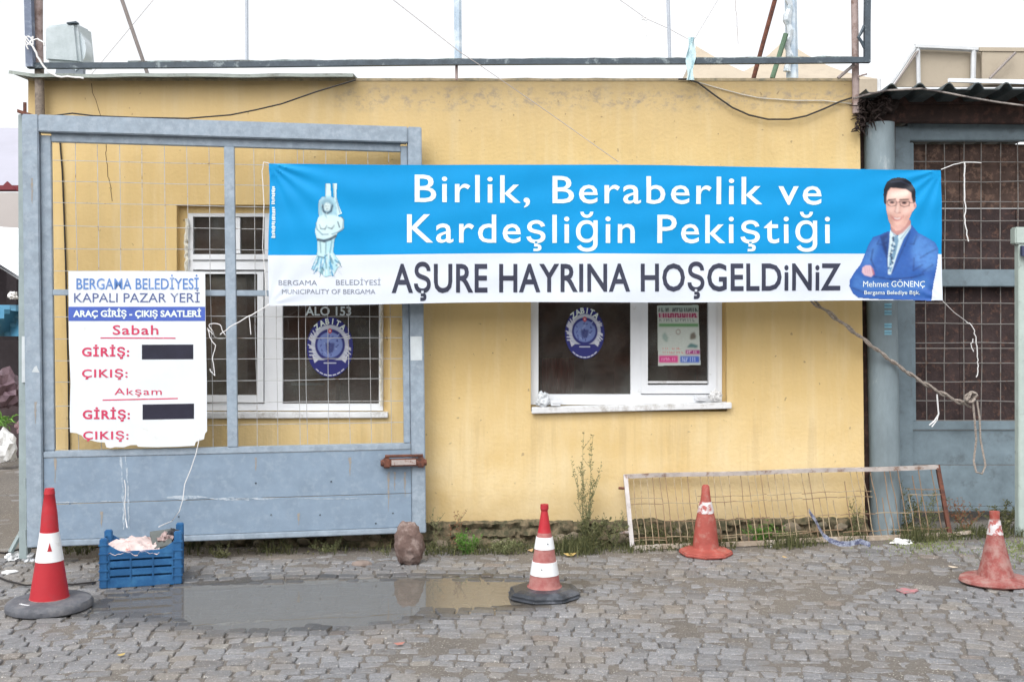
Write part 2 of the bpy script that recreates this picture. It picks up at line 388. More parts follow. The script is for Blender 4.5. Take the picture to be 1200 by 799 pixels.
# ground sheet out to the horizon
gr = MB(); gr.box(0, 0, 0, 0, 0, 0); gr = MB()
def axis(lo, hi, a, b, step, far):
    v = list(np.arange(a, b + 1e-6, step)); l = []; q = a; s = step
    while q > lo: s *= 1.6; q -= s; l.append(max(q, lo))
    r = []; q = v[-1]; s = step
    while q < hi: s *= 1.6; q += s; r.append(min(q, hi))
    return l[::-1] + v + r
xs = axis(-600, 600, -3.9, 3.9, .035, 0); ys = axis(-600, 900, -3.3, .1, .03, 0)
vs = []; wet = []; tone = []
for y in ys:
    for x in xs:
        near = abs(x) < 9 and abs(y) < 9
        c = cover(x, y) if near else .2
        vs.append((x, y, (height(x, y) if near else rise(x)) - .016 + .018 * c + (.004 * noise.noise(Vector((x * 14, y * 14, 1))) if near else 0)))
        wet.append(wetness(x, y) if near else 0); tone.append(.5 + .5 * noise.noise(Vector((x * 3, y * 3, 5))))
nx = len(xs); fs = [(j * nx + i, j * nx + i + 1, (j + 1) * nx + i + 1, (j + 1) * nx + i) for j in range(len(ys) - 1) for i in range(nx - 1)]
gr.add(vs, fs); pave = gr.build('pavement', M_soil, smooth=True); tag(pave, kind='structure')
def fattr(o, nm, vals):
    a = o.data.attributes.new(nm, 'FLOAT', 'POINT'); a.data.foreach_set('value', vals)
fattr(pave, 'wet', wet); fattr(pave, 'tone', tone)

# setts, laid in shallow arcs
def sett(cx, cy, w_, d_, ang):
    hw, hd = w_ / 2, d_ / 2; ch = .005 + random.random() * .009
    o = [(-hw + ch, -hd), (hw - ch, -hd), (hw, -hd + ch), (hw, hd - ch), (hw - ch, hd), (-hw + ch, hd), (-hw, hd - ch), (-hw, -hd + ch)]
    o = [(x + random.uniform(-.008, .008), y + random.uniform(-.007, .007)) for x, y in o]
    ca, sa = math.cos(ang), math.sin(ang); z0 = height(cx, cy) + random.uniform(-.004, .005); tx, ty = random.uniform(-.05, .05), random.uniform(-.05, .05)
    V = []
    for s, dz in ((1.0, -.035), (1.0, -.006), (.955, -.0015), (.84, .0006)):
        for x, y in o:
            x, y = x * s, y * s; V.append((cx + x * ca - y * sa, cy + x * sa + y * ca, z0 + dz + x * tx + y * ty))
    Fc = [(a * 8 + i, a * 8 + (i + 1) % 8, a * 8 + 8 + (i + 1) % 8, a * 8 + 8 + i) for a in range(3) for i in range(8)] + [tuple(range(24, 32))]
    return V, Fc
stones = []
k = 0
AR = .058
v = -4.6
while v < 1.6:
    dv = .084 + random.uniform(-.010, .012); v += dv; x = -7.5 + random.uniform(0, .1); k += 1
    while x < 7.5:
        w_ = random.uniform(.075, .135); xc = x + w_ / 2; x += w_
        y = v - AR * (xc + .35) ** 2 + .012 * noise.noise(Vector((xc * 2.5, v * 3, 9)))
        sl = -2 * AR * (xc + .35)
        if y < -4.4 or y > 6: continue
        if y > -.24 + .05 * noise.noise(Vector((xc * 6, 1, 0))) and xc > -3.25: continue
        g = .005 + random.random() * .007
        stones.append((xc, y, w_ - g, dv - g, math.atan(sl) + random.uniform(-.06, .06)))
for y in np.arange(1.2, 7.5, .085):         # the passage left of the building goes on in straight rows
    x = -7.5 + random.random() * .1
    while x < -3.4:
        w_ = random.uniform(.08, .12)
        if y > 1.65 - AR * (x + .4) ** 2 + .05: stones.append((x + w_ / 2, y, w_ - .013, .072, random.uniform(-.05, .05)))
        x += w_
def inview(s):
    t = s[1] + D
    if t < 4.4: return False
    px_, py_ = 600 + s[0] * F / t, 370 + (ZC - rise(s[0])) * F / t
    return 8 < px_ < 1192 and py_ < 797
order = sorted([s for s in stones if inview(s)], key=lambda s: s[1]); near = set(id(s) for s in order[:300])
big = MB(); bw = []; bt = []
for s in stones:
    V, Fc = sett(*s); tn = min(1, max(0, random.gauss(.48, .24))); wt = wetness(s[0], s[1])
    if id(s) in near:
        mb = MB(); c = Vector((s[0], s[1], 0)); mb.add([Vector(q) - c for q in V], Fc)
        me = bpy.data.meshes.new('sett'); me.from_pydata([tuple(q) for q in mb.v], [], mb.f); me.materials.append(M_stone)
        o = bpy.data.objects.new('cobblestone', me); C.objects.link(o); o.parent = pave; o.location = c
        fattr(o, 'wet', [wt] * 32); fattr(o, 'tone', [tn] * 32)
    else: big.add(V, Fc); bw += [wt] * 32; bt += [tn] * 32
o = big.build('cobblestone_field', M_stone, pave); o['kind'] = 'stuff'; fattr(o, 'wet', bw); fattr(o, 'tone', bt)

# water
m = bpy.data.materials.new('puddle_water'); m.use_nodes = True; N = Nodes(m); b = N.n['Principled BSDF']
b.inputs['Base Color'].default_value = (.16, .148, .13, 1); b.inputs['Roughness'].default_value = .015; b.inputs['IOR'].default_value = 1.75; b.inputs['Alpha'].default_value = .82
b.inputs['Specular IOR Level'].default_value = .6
geo = N.new('ShaderNodeNewGeometry'); nn = N.new('ShaderNodeTexNoise', Scale=5, Detail=2); N.link(geo.outputs['Position'], nn.inputs['Vector'])
bp = N.new('ShaderNodeBump', Strength=.05, Distance=.01); N.link(nn.outputs[0], bp.inputs['Height']); N.link(bp.outputs[0], b.inputs['Normal'])
x0, x1 = min(p[0] for p in PUDW) - .2, max(p[0] for p in PUDW) + .2; y0, y1 = min(p[1] for p in PUDW) - .15, max(p[1] for p in PUDW) + .12
mb = MB(); q = 48; idx = {}; vs = []; fs = []
for j in range(25):
    for i in range(q + 1):
        x, y = x0 + (x1 - x0) * i / q, y0 + (y1 - y0) * j / 24
        if pdist(x, y) > -.13: idx[i, j] = len(vs); vs.append((x, y, -.0085))
for j in range(24):
    for i in range(q):
        k4 = [(i, j), (i + 1, j), (i + 1, j + 1), (i, j + 1)]
        if all(a in idx for a in k4): fs.append(tuple(idx[a] for a in k4))
mb.add(vs, fs); wa = mb.build('puddle_water', m); tag(wa, kind='structure')

# ------------------------------------------------------------------ kiosk building
kiosk = thing('market_kiosk', 'low yellow plastered gatehouse with two white framed windows behind the banner', 'building')
XL = X(33); XR0, XR1 = X(1007), X(1014)      # right corner leans a little
ZT = Z(93)
OP = [(X(207), X(455), Z(487), Z(240)), (X(622), X(852), Z(482), Z(242))]
TH = .16
def wall_front():
    mb = MB(); n = 26
    xs = sorted(set([XL, XR0] + [a for o in OP for a in o[:2]])); zs = sorted(set([-.1, ZT] + [a for o in OP for a in o[2:]]))
    def sx(x, z): return x + (XR1 - XR0) * (1 - z / ZT) if x == XR0 else x
    for i in range(len(xs) - 1):
        for j in range(len(zs) - 1):
            cx, cz = (xs[i] + xs[i + 1]) / 2, (zs[j] + zs[j + 1]) / 2
            if any(o[0] < cx < o[1] and o[2] < cz < o[3] for o in OP): continue
            for y, fl in ((0, 0), (TH, 1)):
                q = [(sx(xs[i], zs[j]), y, zs[j]), (sx(xs[i + 1], zs[j]), y, zs[j]), (sx(xs[i + 1], zs[j + 1]), y, zs[j + 1]), (sx(xs[i], zs[j + 1]), y, zs[j + 1])]
                mb.add(q, [(0, 1, 2, 3) if not fl else (3, 2, 1, 0)])
    for a, b_, c, d in OP:
        mb.add([(a, 0, c), (a, TH, c), (a, TH, d), (a, 0, d)], [(0, 1, 2, 3)]); mb.add([(b_, 0, c), (b_, TH, c), (b_, TH, d), (b_, 0, d)], [(3, 2, 1, 0)])
        mb.add([(a, 0, c), (b_, 0, c), (b_, TH, c), (a, TH, c)], [(0, 1, 2, 3)]); mb.add([(a, 0, d), (b_, 0, d), (b_, TH, d), (a, TH, d)], [(3, 2, 1, 0)])
    for x_, top in ((XL, XL), (XR1, XR0)):
        mb.add([(x_, 0, -.1), (x_, 3.2, -.1), (top, 3.2, ZT), (top, 0, ZT)], [(0, 1, 2, 3)])
    mb.add([(XL, 3.2, -.1), (XR1, 3.2, -.1), (XR0, 3.2, ZT), (XL, 3.2, ZT)], [(0, 1, 2, 3)])
    return mb.build('wall', M_wall, kiosk)
wall_front()
M_roof = mat('roof_concrete', (.33, .30, .26), .9, .25, 6)
mb = MB(); n = 60; top = []
for i in range(n + 1):                       # crumbly parapet edge, a few mm proud
    x = XL + (XR0 - XL) * i / n; top.append((x, ZT + .006 + .006 * noise.noise(Vector((x * 6, 0, 0)))))
for i in range(n):
    (a, za), (b_, zb) = top[i], top[i + 1]
    mb.add([(a, -.004, ZT - .012), (b_, -.004, ZT - .012), (b_, -.004, zb), (a, -.004, za), (a, 3.2, ZT - .012), (b_, 3.2, ZT - .012), (b_, 3.2, zb), (a, 3.2, za)], [(0, 1, 2, 3), (3, 2, 6, 7), (0, 4, 5, 1)])
mb.build('roof', mat('parapet_edge', (.42, .34, .22), .9, .3, 12, (.2, .2, .15), 9, .55, .08), kiosk)
# curled sheet along the left part of the parapet
mb = MB(); n = 40; a, b_ = X(20), X(417); vs = []
for i in range(n + 1):
    x = a + (b_ - a) * i / n; e = .012 * noise.noise(Vector((x * 3, 2, 0))) + (.02 * (1 - i / 3) if i < 3 else 0)
    vs += [(x, -.12, ZT + .012 + e), (x, .5, ZT + .05), (x, .5, ZT + .043), (x, -.12, ZT - .002 + e), (x, -.125, ZT - .012 + e)]
mb.add(vs, [(i * 5 + p, i * 5 + (p + 1) % 5, i * 5 + 5 + (p + 1) % 5, i * 5 + 5 + p) for i in range(n) for p in range(5)] + [(0, 1, 2, 3, 4), tuple(n * 5 + p for p in (4, 3, 2, 1, 0))])
mb.build('coping_sheet', M_roofsheet, kiosk, smooth=False)
# rough rubble footing
M_plinth = mat('mossy_footing', (.175, .135, .085), .95, .5, 14, (.05, .05, .028), 18, .48, .12, bump=.8, bscale=30)
mb = MB(); nxp, nzp = 330, 12; vs = []
for j in range(nzp + 1):
    for i in range(nxp + 1):
        x = XL - .02 + (XR1 - XL + .03) * i / nxp; zt = .15 + .06 * (i / nxp) + .025 * noise.noise(Vector((x * 4, 0, 3)))+ .012 * noise.noise(Vector((x * 17, 0, 3)))
        z = -.06 + (zt + .06) * j / nzp
        y = -.015 - .05 * (1 - j / nzp) - .05 * noise.fractal(Vector((x * 9, 0, z * 14)), .6, 2, 5)
        if j == nzp: y = .01
        vs.append((x, min(y, -.004) if j < nzp else .01, z))
mb.add(vs, [(j * (nxp + 1) + i, j * (nxp + 1) + i + 1, (j + 1) * (nxp + 1) + i + 1, (j + 1) * (nxp + 1) + i) for j in range(nzp) for i in range(nxp)])
mb.build('footing', M_plinth, kiosk, smooth=True)
# rubble stones showing in the footing
M_rub = mat('footing_rubble', (.19, .155, .115), .9, .35, 18, (.12, .12, .08), 16, .55, .1)
def rock(mb, c, r, sx=1, sy=1, sz=1, n=7, seed=0, rough=.25):
    bm = bmesh.new(); bmesh.ops.create_icosphere(bm, subdivisions=2, radius=1)
    vs = []
    for v_ in bm.verts:
        k_ = 1 + rough * noise.fractal(v_.co * 1.3 + Vector((seed * 3.7, seed, 0)), .7, 2, 3)
        vs.append(Vector(c) + Vector((v_.co.x * sx, v_.co.y * sy, v_.co.z * sz)) * r * k_)
    mb.add(vs, [tuple(q.index for q in f.verts) for f in bm.faces]); bm.free()
for i in range(26):
    mb = MB(); x = XL + .5 + (XR1 - XL - .6) * (i + random.random()) / 26; rock(mb, (x, -.05, .02 + rise(x) + random.random() * .08), random.uniform(.025, .05), 1.4, .5, .8, seed=i)
    mb.build('stone', M_rub, kiosk)
# crack in the plaster
def crack(pts, nm='crack'):
    mb = MB(); mb.tube([(X(a) + random.uniform(-.004, .004), -.0005, Z(b_)) for a, b_ in pts], .0022, 4); return mb.build(nm, mat('crack_dark', (.07, .05, .035), .9), kiosk)
pts = [(107, 98), (108, 108), (113, 118), (116, 130), (119, 140), (121, 150), (124, 162), (124, 178), (126, 192), (127, 208), (130, 222), (131, 236)]
for a in range(0, len(pts) - 1): crack(pts[a:a + 2])

# interior room behind the windows
M_room = mat('dim_room_wall', (.58, .43, .35), .9, .5, 3, (.28, .19, .15), 6, .52, .14)
mb = MB(); mb.add([(XL + .05, TH, 0.02), (XR0 - .05, TH, .02), (XR0 - .05, 2.6, .02), (XL + .05, 2.6, .02), (XL + .05, TH, 2.6), (XR0 - .05, TH, 2.6), (XR0 - .05, 2.6, 2.6), (XL + .05, 2.6, 2.6)],
       [(0, 1, 2, 3), (4, 5, 6, 7), (3, 2, 6, 7), (0, 3, 7, 4), (1, 2, 6, 5)]); mb.build('room', M_room, kiosk)
def inner(nm, lab, cat, m, boxes):
    o_ = thing(nm, lab, cat, (0, 0, 0))
    for nm2, bx in boxes:
        q = MB(); q.box(*bx); q.build(nm2, m, o_, bevel=.006)
    return o_
inner('desk', 'dark desk standing inside behind the right window', 'desk', mat('dark_wood', (.26, .16, .10), .5), [('desk_top', (.3, 1.5, .9, 1.6, .74, .78)), ('side_panel', (.33, .37, .93, 1.57, .03, .737)), ('side_panel', (1.43, 1.47, .93, 1.57, .03, .737))])
inner('storage_cabinet', 'dim grey storage cabinet inside the left window', 'cabinet', mat('cabinet_grey', (.42, .47, .45), .5), [('body', (-1.7, -1.0, 1.6, 2.1, .03, 1.55)), ('shelf', (-1.68, -.75, 1.3, 1.58, 1.0, 1.03))])
mb = MB(); cur = []
for i in range(25):
    x = .22 + .24 * i / 24; cur += [(x, .5 + .03 * math.sin(i * 1.6), .3), (x, .5 + .02 * math.sin(i * 1.6 + .4), 1.28)]
mb.add(cur, [(i * 2, i * 2 + 2, i * 2 + 3, i * 2 + 1) for i in range(24)]); tag(mb.build('curtain', mat('dark_red_cloth', (.40, .07, .07), .9)), 'dark red cloth hanging inside the right window at its left side', 'curtain')

def thin(nm, lab, cat, col, x0, x1, y, z0, z1, d_=.02):
    q = MB(); q.box(x0, x1, y, y + d_, z0, z1); return tag(q.build(nm, mat('in_' + nm, col, .7, .3, 8), bevel=.004), lab, cat)
thin('curtain_rail', 'pale rail low behind the left window pane', 'rail', (.6, .6, .58), X(336), X(376), .13, Z(453), Z(450))
thin('paper_note', 'small pale note on the inner side of the left pane', 'note', (.6, .58, .5), X(413), X(426), .12, Z(381), Z(373), .002)
thin('carton', 'brown carton stacked inside the left window', 'box', (.45, .28, .2), X(340), X(385), .28, .75, Z(425), .2)
thin('monitor', 'dark monitor standing inside the right window', 'monitor', (.05, .05, .055), X(690), X(728), .5, .8, Z(425), .04)
thin('shelf_box', 'greenish box inside the narrow right sash', 'box', (.3, .36, .3), X(765), X(790), .3, .95, Z(432), .2)
thin('shelf_box', 'reddish box inside the narrow right sash beside the greenish one', 'box', (.42, .16, .13), X(795), X(826), .34, .95, Z(436), .2)
# windows
m = bpy.data.materials.new('window_glass'); m.use_nodes = True; N = Nodes(m); N.n.remove(N.n['Principled BSDF'])
tr = N.new('ShaderNodeBsdfTransparent'); tr.inputs[0].default_value = (.82, .82, .80, 1); gl = N.new('ShaderNodeBsdfGlossy'); gl.inputs['Roughness'].default_value = .04; gl.inputs['Color'].default_value = (.8, .8, .8, 1)
fr = N.new('ShaderNodeFresnel', IOR=1.9); mx = N.new('ShaderNodeMixShader'); N.link(fr.outputs[0], mx.inputs[0]); N.link(tr.outputs[0], mx.inputs[1]); N.link(gl.outputs[0], mx.inputs[2])
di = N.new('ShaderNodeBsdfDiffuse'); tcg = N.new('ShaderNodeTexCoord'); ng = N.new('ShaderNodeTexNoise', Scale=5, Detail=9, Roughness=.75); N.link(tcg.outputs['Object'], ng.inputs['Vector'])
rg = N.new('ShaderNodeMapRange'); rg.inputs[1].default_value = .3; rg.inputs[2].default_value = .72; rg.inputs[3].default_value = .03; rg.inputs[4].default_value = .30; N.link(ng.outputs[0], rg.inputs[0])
n5 = N.new('ShaderNodeTexNoise', Scale=2.6, Detail=5, Roughness=.6); N.link(tcg.outputs['Object'], n5.inputs['Vector']); c5 = N.new('ShaderNodeValToRGB'); c5.color_ramp.elements[0].position = .35; c5.color_ramp.elements[1].position = .66; c5.color_ramp.elements[0].color = (.17, .10, .08, 1); c5.color_ramp.elements[1].color = (.30, .31, .29, 1); N.link(n5.outputs[0], c5.inputs[0]); N.link(c5.outputs[0], di.inputs[0]); m2 = N.new('ShaderNodeMixShader'); N.link(rg.outputs[0], m2.inputs[0]); N.link(mx.outputs[0], m2.inputs[1]); N.link(di.outputs[0], m2.inputs[2])   # dusty film; its mottled brown and grey tones also paint in street reflections
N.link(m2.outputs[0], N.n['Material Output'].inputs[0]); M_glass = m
YW = .05                                      # window plane, set back in the opening
tw = D + YW
def wx(px): return X(px, tw)
def wz(py): return Z(py, tw)
def wbox(mb, pl, pr, pt, pb, y0=0, y1=.05): mb.box(wx(pl), wx(pr), YW + y0, YW + y1, wz(pb), wz(pt)); return mb
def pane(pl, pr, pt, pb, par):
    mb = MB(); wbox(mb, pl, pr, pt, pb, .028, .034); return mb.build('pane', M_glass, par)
def ring(par, nm, pl, pr, pt, pb, wl, wr, wt, wb, y0, y1, m_=None):
    mb = MB(); wbox(mb, pl, pl + wl, pt, pb, y0, y1); wbox(mb, pr - wr, pr, pt, pb, y0, y1); wbox(mb, pl + wl, pr - wr, pt, pt + wt, y0, y1); wbox(mb, pl + wl, pr - wr, pb - wb, pb, y0, y1)
    return mb.build(nm, m_ or M_pvc, par)
w1 = thing('window', None, None); del_ = w1; w1.parent = kiosk; PM[w1.name] = Matrix.Identity(4)
plabel(w1, 'left window with a transom and a badge behind the gate mesh')
ring(w1, 'frame', 220, 449, 250, 481, 6, 5, 4, 8, 0, .05)
mb = MB(); wbox(mb, 226, 444, 298, 316, .0, .05); wbox(mb, 310, 331, 254, 298, .0, .05); wbox(mb, 310, 331, 316, 473, .0, .05); mb.build('mullion', M_pvc, w1)
mb = MB(); wbox(mb, 226, 444, 304, 306, -.004, .0); mb.build('seal', mat('grey_seal', (.22, .23, .24), .7), w1)
ring(w1, 'sash', 228, 309, 318, 471, 5, 7, 3, 8, -.012, .04)
mb = MB(); wbox(mb, 264, 281, 255, 297, .005, .04); mb.build('sash_stile', M_pvc, w1)
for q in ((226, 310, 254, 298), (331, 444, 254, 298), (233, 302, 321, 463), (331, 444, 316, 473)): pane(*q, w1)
mb = MB(); mb.hexa((X(236), -.03, Z(490)), (X(455), -.03, Z(489)), (X(455), -.03, Z(483)), (X(236), -.03, Z(483)), (0, .1, 0)); mb.build('sill', M_sill, w1, bevel=.004)
ring(w1, 'plaster_fill', 206, 457, 239, 489, 13.7, 7.8, 10.7, 7.8, .012, .045, M_wall)
# foam bead down the edge
mb = MB(); mb.tube([(X(446 + random.uniform(-1.5, 1.5)), .03, Z(y)) for y in range(256, 478, 4)], [.007 + .006 * random.random() for _ in range(256, 478, 4)], 6); mb.build('foam_seal', mat('foam_bead', (.62, .60, .52), .9, .3, 30), w1)
mb = MB(); mb.tube([(X(217 + random.uniform(-1.5, 1.5)), .03, Z(y)) for y in range(256, 478, 4)], [.010 + .006 * random.random() for _ in range(256, 478, 4)], 6); mb.build('foam_seal', MATS['foam_bead'], w1)
w2 = thing('window', None, None); w2.parent = kiosk; PM[w2.name] = Matrix.Identity(4)
plabel(w2, 'right window with a fixed pane and a narrow sash holding a poster')
ring(w2, 'frame', 622, 846, 250, 474, 9, 7, 4, 12, 0, .05)
ring(w2, 'plaster_fill', 620, 855, 240, 484, 1.8, 8.8, 9.8, 9.8, .012, .045, M_wall)
mb = MB(); wbox(mb, 739, 751, 254, 462, 0, .05); wbox(mb, 631, 839, 298, 314, .001, .049); mb.build('mullion', M_pvc, w2)
ring(w2, 'sash', 751, 839, 316, 461, 8, 9, 4, 10, -.012, .04)
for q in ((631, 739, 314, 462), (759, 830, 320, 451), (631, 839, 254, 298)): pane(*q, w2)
mb = MB(); mb.hexa((X(623), -.045, Z(484)), (X(856), -.045, Z(478)), (X(856), -.045, Z(471)), (X(623), -.045, Z(477)), (0, .1, 0)); mb.build('sill', M_sill, w2, bevel=.004)
mb = MB(); wbox(mb, 759, 829, 446.5, 449, -.002, .02); mb.build('seal', M_sill, w2)

# things lying on the right sill
def crumple(nm, lab, cat, c, r, col, sx=1, sy=1, sz=1, seed=1, rough=.5, group=None):
    mb = MB(); bm = bmesh.new(); bmesh.ops.create_icosphere(bm, subdivisions=3, radius=1); vs = []
    for v_ in bm.verts:
        k_ = 1 + rough * noise.fractal(v_.co * 2.1 + Vector((seed * 3.7, seed, 0)), .5, 2, 4); p = Vector((v_.co.x * sx, v_.co.y * sy, max(-.6, v_.co.z) * sz)) * r * k_; vs.append(Vector(c) + p)
    mb.add(vs, [tuple(q.index for q in f.verts) for f in bm.faces]); bm.free()
    return tag(mb.build(nm, mat('crumpled_' + str(col[0]), col, .6, .15, 25, tuple(c_ * .6 for c_ in col), 20, .6, .1)), lab, cat, group)
crumple('crumpled_bag', 'crumpled clear plastic bag on the left end of the right window sill', 'plastic bag', (X(636), -.015, Z(469)), .042, (.60, .63, .66), 1.0, .6, 1.3, 3)
crumple('crumpled_bag', 'crumpled whitish bag on the right end of the right window sill', 'plastic bag', (X(838), -.015, Z(464)), .036, (.62, .62, .62), 1.1, .6, 1.1, 5)
def sillblock(px, py, lab):
    mb = MB(); x, z = X(px), Z(py); mb.box(x - .033, x + .033, -.03, .03, z - .018, z + .018); mb.box(x - .026, x + .026, -.034, -.0302, z - .006, z + .006)
    tag(mb.build('foam_block', M_pvc, bevel=.003), lab, 'block', 'white blocks lying on the right window sill')
sillblock(651, 472, 'small white block beside the bag at the left end of the sill')
sillblock(821, 466, 'small white block beside the bag at the right end of the sill')

# stickers on the panes
ty = D + YW - .0
def fwin(px, py, e): return Vector((X(px, ty), YW + .028 - e, Z(py, ty)))
def badge(cx, cy, rx, ry, lab, tilt=0):
    root = thing('badge_sticker', lab, 'sticker', (X(cx, ty), YW + .025, Z(cy + ry, ty)))
    cv = Canvas(2 * rx + 2, 2 * ry + 2, .5); a, b_ = rx + 1, ry + 1
    cv.ell(a, b_, rx, ry, (38, 42, 128), .04)
    cv.ell(a, b_ - ry * .08, rx * .80, ry * .66, (205, 210, 228), .05, inner=.80)
    cv.ell(a, b_ - ry * .08, rx * .62, ry * .50, (38, 42, 128), .06)
    cv.ell(a, b_ - ry * .08, rx * .54, ry * .42, (128, 148, 212), .08)
    rnd = random.Random(4)
    for _ in range(46):                      # laurel strokes round the ring
        t = rnd.uniform(-2.3, 2.3) + math.pi; r1 = rnd.uniform(.66, .74); p = lambda r_, q: (a + math.sin(q) * rx * r_, b_ - ry * .05 - math.cos(q) * ry * r_ * .86)
        cv.line([p(r1, t), p(r1 + .2, t + .10)], 1.3, (225, 228, 240))
    cv.poly([(a - rx * .74, b_ + ry * .42), (a + rx * .74, b_ + ry * .42), (a + rx * .5, b_ + ry * .85), (a - rx * .5, b_ + ry * .85)], (38, 42, 128), 0)
    for s_ in (-1, 1):
        cv.poly([(a + s_ * rx * .78, b_ + ry * .22), (a + s_ * rx * .5, b_ + ry * .42), (a + s_ * rx * .66, b_ + ry * .52)], (225, 228, 240), .2)
    for q in np.linspace(-.62, .62, 7): cv.line([(a + math.sin(q - .06) * rx * .93, b_ + math.cos(q - .06) * ry * .93), (a + math.sin(q + .06) * rx * .93, b_ + math.cos(q + .06) * ry * .93)], 1.2, (225, 228, 240))
    cv.line([(a - rx * .25, b_ + ry * .52), (a + rx * .25, b_ + ry * .52)], 1.2, (215, 220, 240))
    for _ in range(26):
        x, y = a + rnd.uniform(-.4, .4) * rx, b_ - ry * .08 + rnd.uniform(-.32, .32) * ry; cv.line([(x, y), (x + rnd.uniform(-2, 2), y + rnd.uniform(-2, 2))], .9, rnd.choice([(60, 68, 150), (170, 185, 232), (50, 55, 130)]))
    cv.poly([(a - rx * .2, b_ - ry * .14), (a + rx * .2, b_ - ry * .14), (a + rx * .16, b_ + ry * .1), (a, b_ + ry * .22), (a - rx * .16, b_ + ry * .1)], (40, 44, 120), .3, .8)
    cv.ell(a, b_ - ry * .54, 2.2, 3, (215, 70, 80), .3, inner=.35); cv.ell(a, b_ - ry * .54, 1.0, 1.2, (235, 215, 220), .4)
    cv.build('emblem', cx - a, cy - b_, fwin, M_print, root, .004)
    arc_text('ZABITA', cx, cy, rx * .77, ry * .77, -46, 46, 6.4, fwin, M_text_white, root, .03, .0055)
    return root
badge(386, 407, 27.5, 35.5, 'oval navy badge sticker on the left window pane behind the gate mesh')
badge(685.5, 390.5, 23.5, 30.5, 'oval navy badge sticker on the brown pane of the right window')
alo = thing('window_lettering', 'pale lettering stuck across the top of the left pane under the banner', 'lettering', (X(358, ty), YW + .02, Z(370, ty)))
text('ALO 153', 357, 411, 369.5, 10.5, fwin, mat('faded_letter', (.42, .47, .48), .5), alo, .02, .004)
# poster
po = thing('poster', 'small printed poster with pink and blue boxes inside the right sash', 'poster', (X(797, ty), YW + .01, Z(429, ty)))
cv = Canvas(52, 72, .6); Wp = lambda x, y: ((x - 70) / 470 * 51 + .5, (y - 50) / 700 * 71 + .5)
def R4(x0, y0, x1, y1): return [Wp(x0, y0), Wp(x1, y0), Wp(x1, y1), Wp(x0, y1)]
cv.poly([(0, 1), (48.5, 0), (51.5, 71), (1, 72)], (208, 216, 208)); cv.poly(R4(80, 50, 520, 130), (172, 188, 180), .5)
def words(y0, y1, x0, x1, col, a, sd, wd=1.1):
    rnd = random.Random(sd); x = x0
    while x < x1:
        h0, h1 = Wp(x, y0)[1], Wp(x, y1)[1]; xx = Wp(x, y0)[0]; cv.line([(xx, h0), (xx + rnd.uniform(-.5, .5), h1)], wd, col, a)
        if rnd.random() < .6: cv.line([(xx, h0 if rnd.random() < .5 else h1), (xx + 2, h0 if rnd.random() < .5 else h1)], wd * .8, col, a)
        x += rnd.uniform(20, 30) + (24 if rnd.random() < .12 else 0)
words(88, 122, 90, 505, (78, 86, 86), .9, 1, 1.5); cv.poly(R4(85, 140, 500, 195), (205, 150, 170), .4, .8); words(150, 188, 90, 495, (170, 40, 95), 1, 2, 1.6)
words(212, 236, 95, 490, (110, 120, 120), .8, 3, .9); cv.poly(R4(85, 265, 515, 300), (98, 160, 98), .4)
cv.poly([Wp(*p) for p in ((120, 400), (150, 360), (185, 420), (180, 480), (150, 470), (125, 440))], (150, 175, 165), .6, .8)
cv.ell(*Wp(295, 360), 3, 3.4, (165, 150, 140), .3, .8, inner=.6); cv.poly([Wp(*p) for p in ((430, 380), (470, 360), (490, 410), (480, 440), (430, 450), (420, 435))], (120, 112, 100), .5)
cv.poly([Wp(*p) for p in ((385, 540), (430, 490), (510, 515), (500, 545))], (95, 135, 135), .5); words(545, 560, 130, 320, (225, 130, 120), .8, 5, .8); words(590, 605, 130, 335, (225, 120, 120), .8, 6, .8)
cv.poly(R4(375, 570, 530, 620), (175, 60, 135), .4); words(580, 605, 395, 510, (235, 200, 225), .9, 7, .9)
cv.poly(R4(85, 635, 295, 715), (222, 70, 145), .4); cv.poly(R4(315, 640, 525, 715), (75, 110, 205), .4); words(660, 690, 120, 260, (240, 170, 205), .8, 8, .9); words(655, 700, 340, 500, (200, 215, 245), .8, 9, .9)
cv.build('paper', 770.5, 357, fwin, M_print, po, .004)

# ------------------------------------------------------------------ left gate
GA, GB = (-3.078, -.603), (-.595, -.133)
GW = math.hypot(GB[0] - GA[0], GB[1] - GA[1]); GAN = math.atan2(GB[1] - GA[1], GB[0] - GA[0])
gate = thing('mesh_gate', 'blue grey gate leaf with wire mesh above solid panels, standing before the yellow wall', 'gate', (*GA, 0), GAN)
def G(px, py):                               # photo pixel -> gate coordinates (along, height)
    k_ = (px - 600) / F; s = (6.75 * k_ + 3.078) / (2.483 - .47 * k_); t = 6.75 + .47 * s; z = ZC - (py - 370) * t / F
    return s * GW + .0115 * (z - 1.5), z
def gsh(v): return Vector((v.x - .0115 * (v.z - 1.5), v.y, v.z))
def gbuild(mb, nm, m_, par=None, **k): return mb.build(nm, m_, par or gate, local=True, xf=gsh, **k)
ZG0, ZG1 = .13, 2.855
u30 = G(31, 400)[0]; u50 = G(50, 400)[0]; u62 = G(63, 400)[0]; uR1 = G(496, 400)[0]; uR0 = G(480, 400)[0]; uRi = G(472, 400)[0]
T0, T1 = -.05, .04                            # front and back of the outer tubes
def gb(nm, x0, x1, y0, y1, z0, z1, m_=M_gate, bev=.006):
    mb = MB(); mb.box(x0, x1, y0, y1, z0, z1); return gbuild(mb, nm, m_, bevel=bev)
gb('post', u30, u50, T0, T1, ZG0, ZG1); gb('post', uR0, uR1, T0, T1, ZG0, ZG1)
gb('top_rail', u50 + .001, uR0 - .001, T0, T1, ZG1 - .108, ZG1)
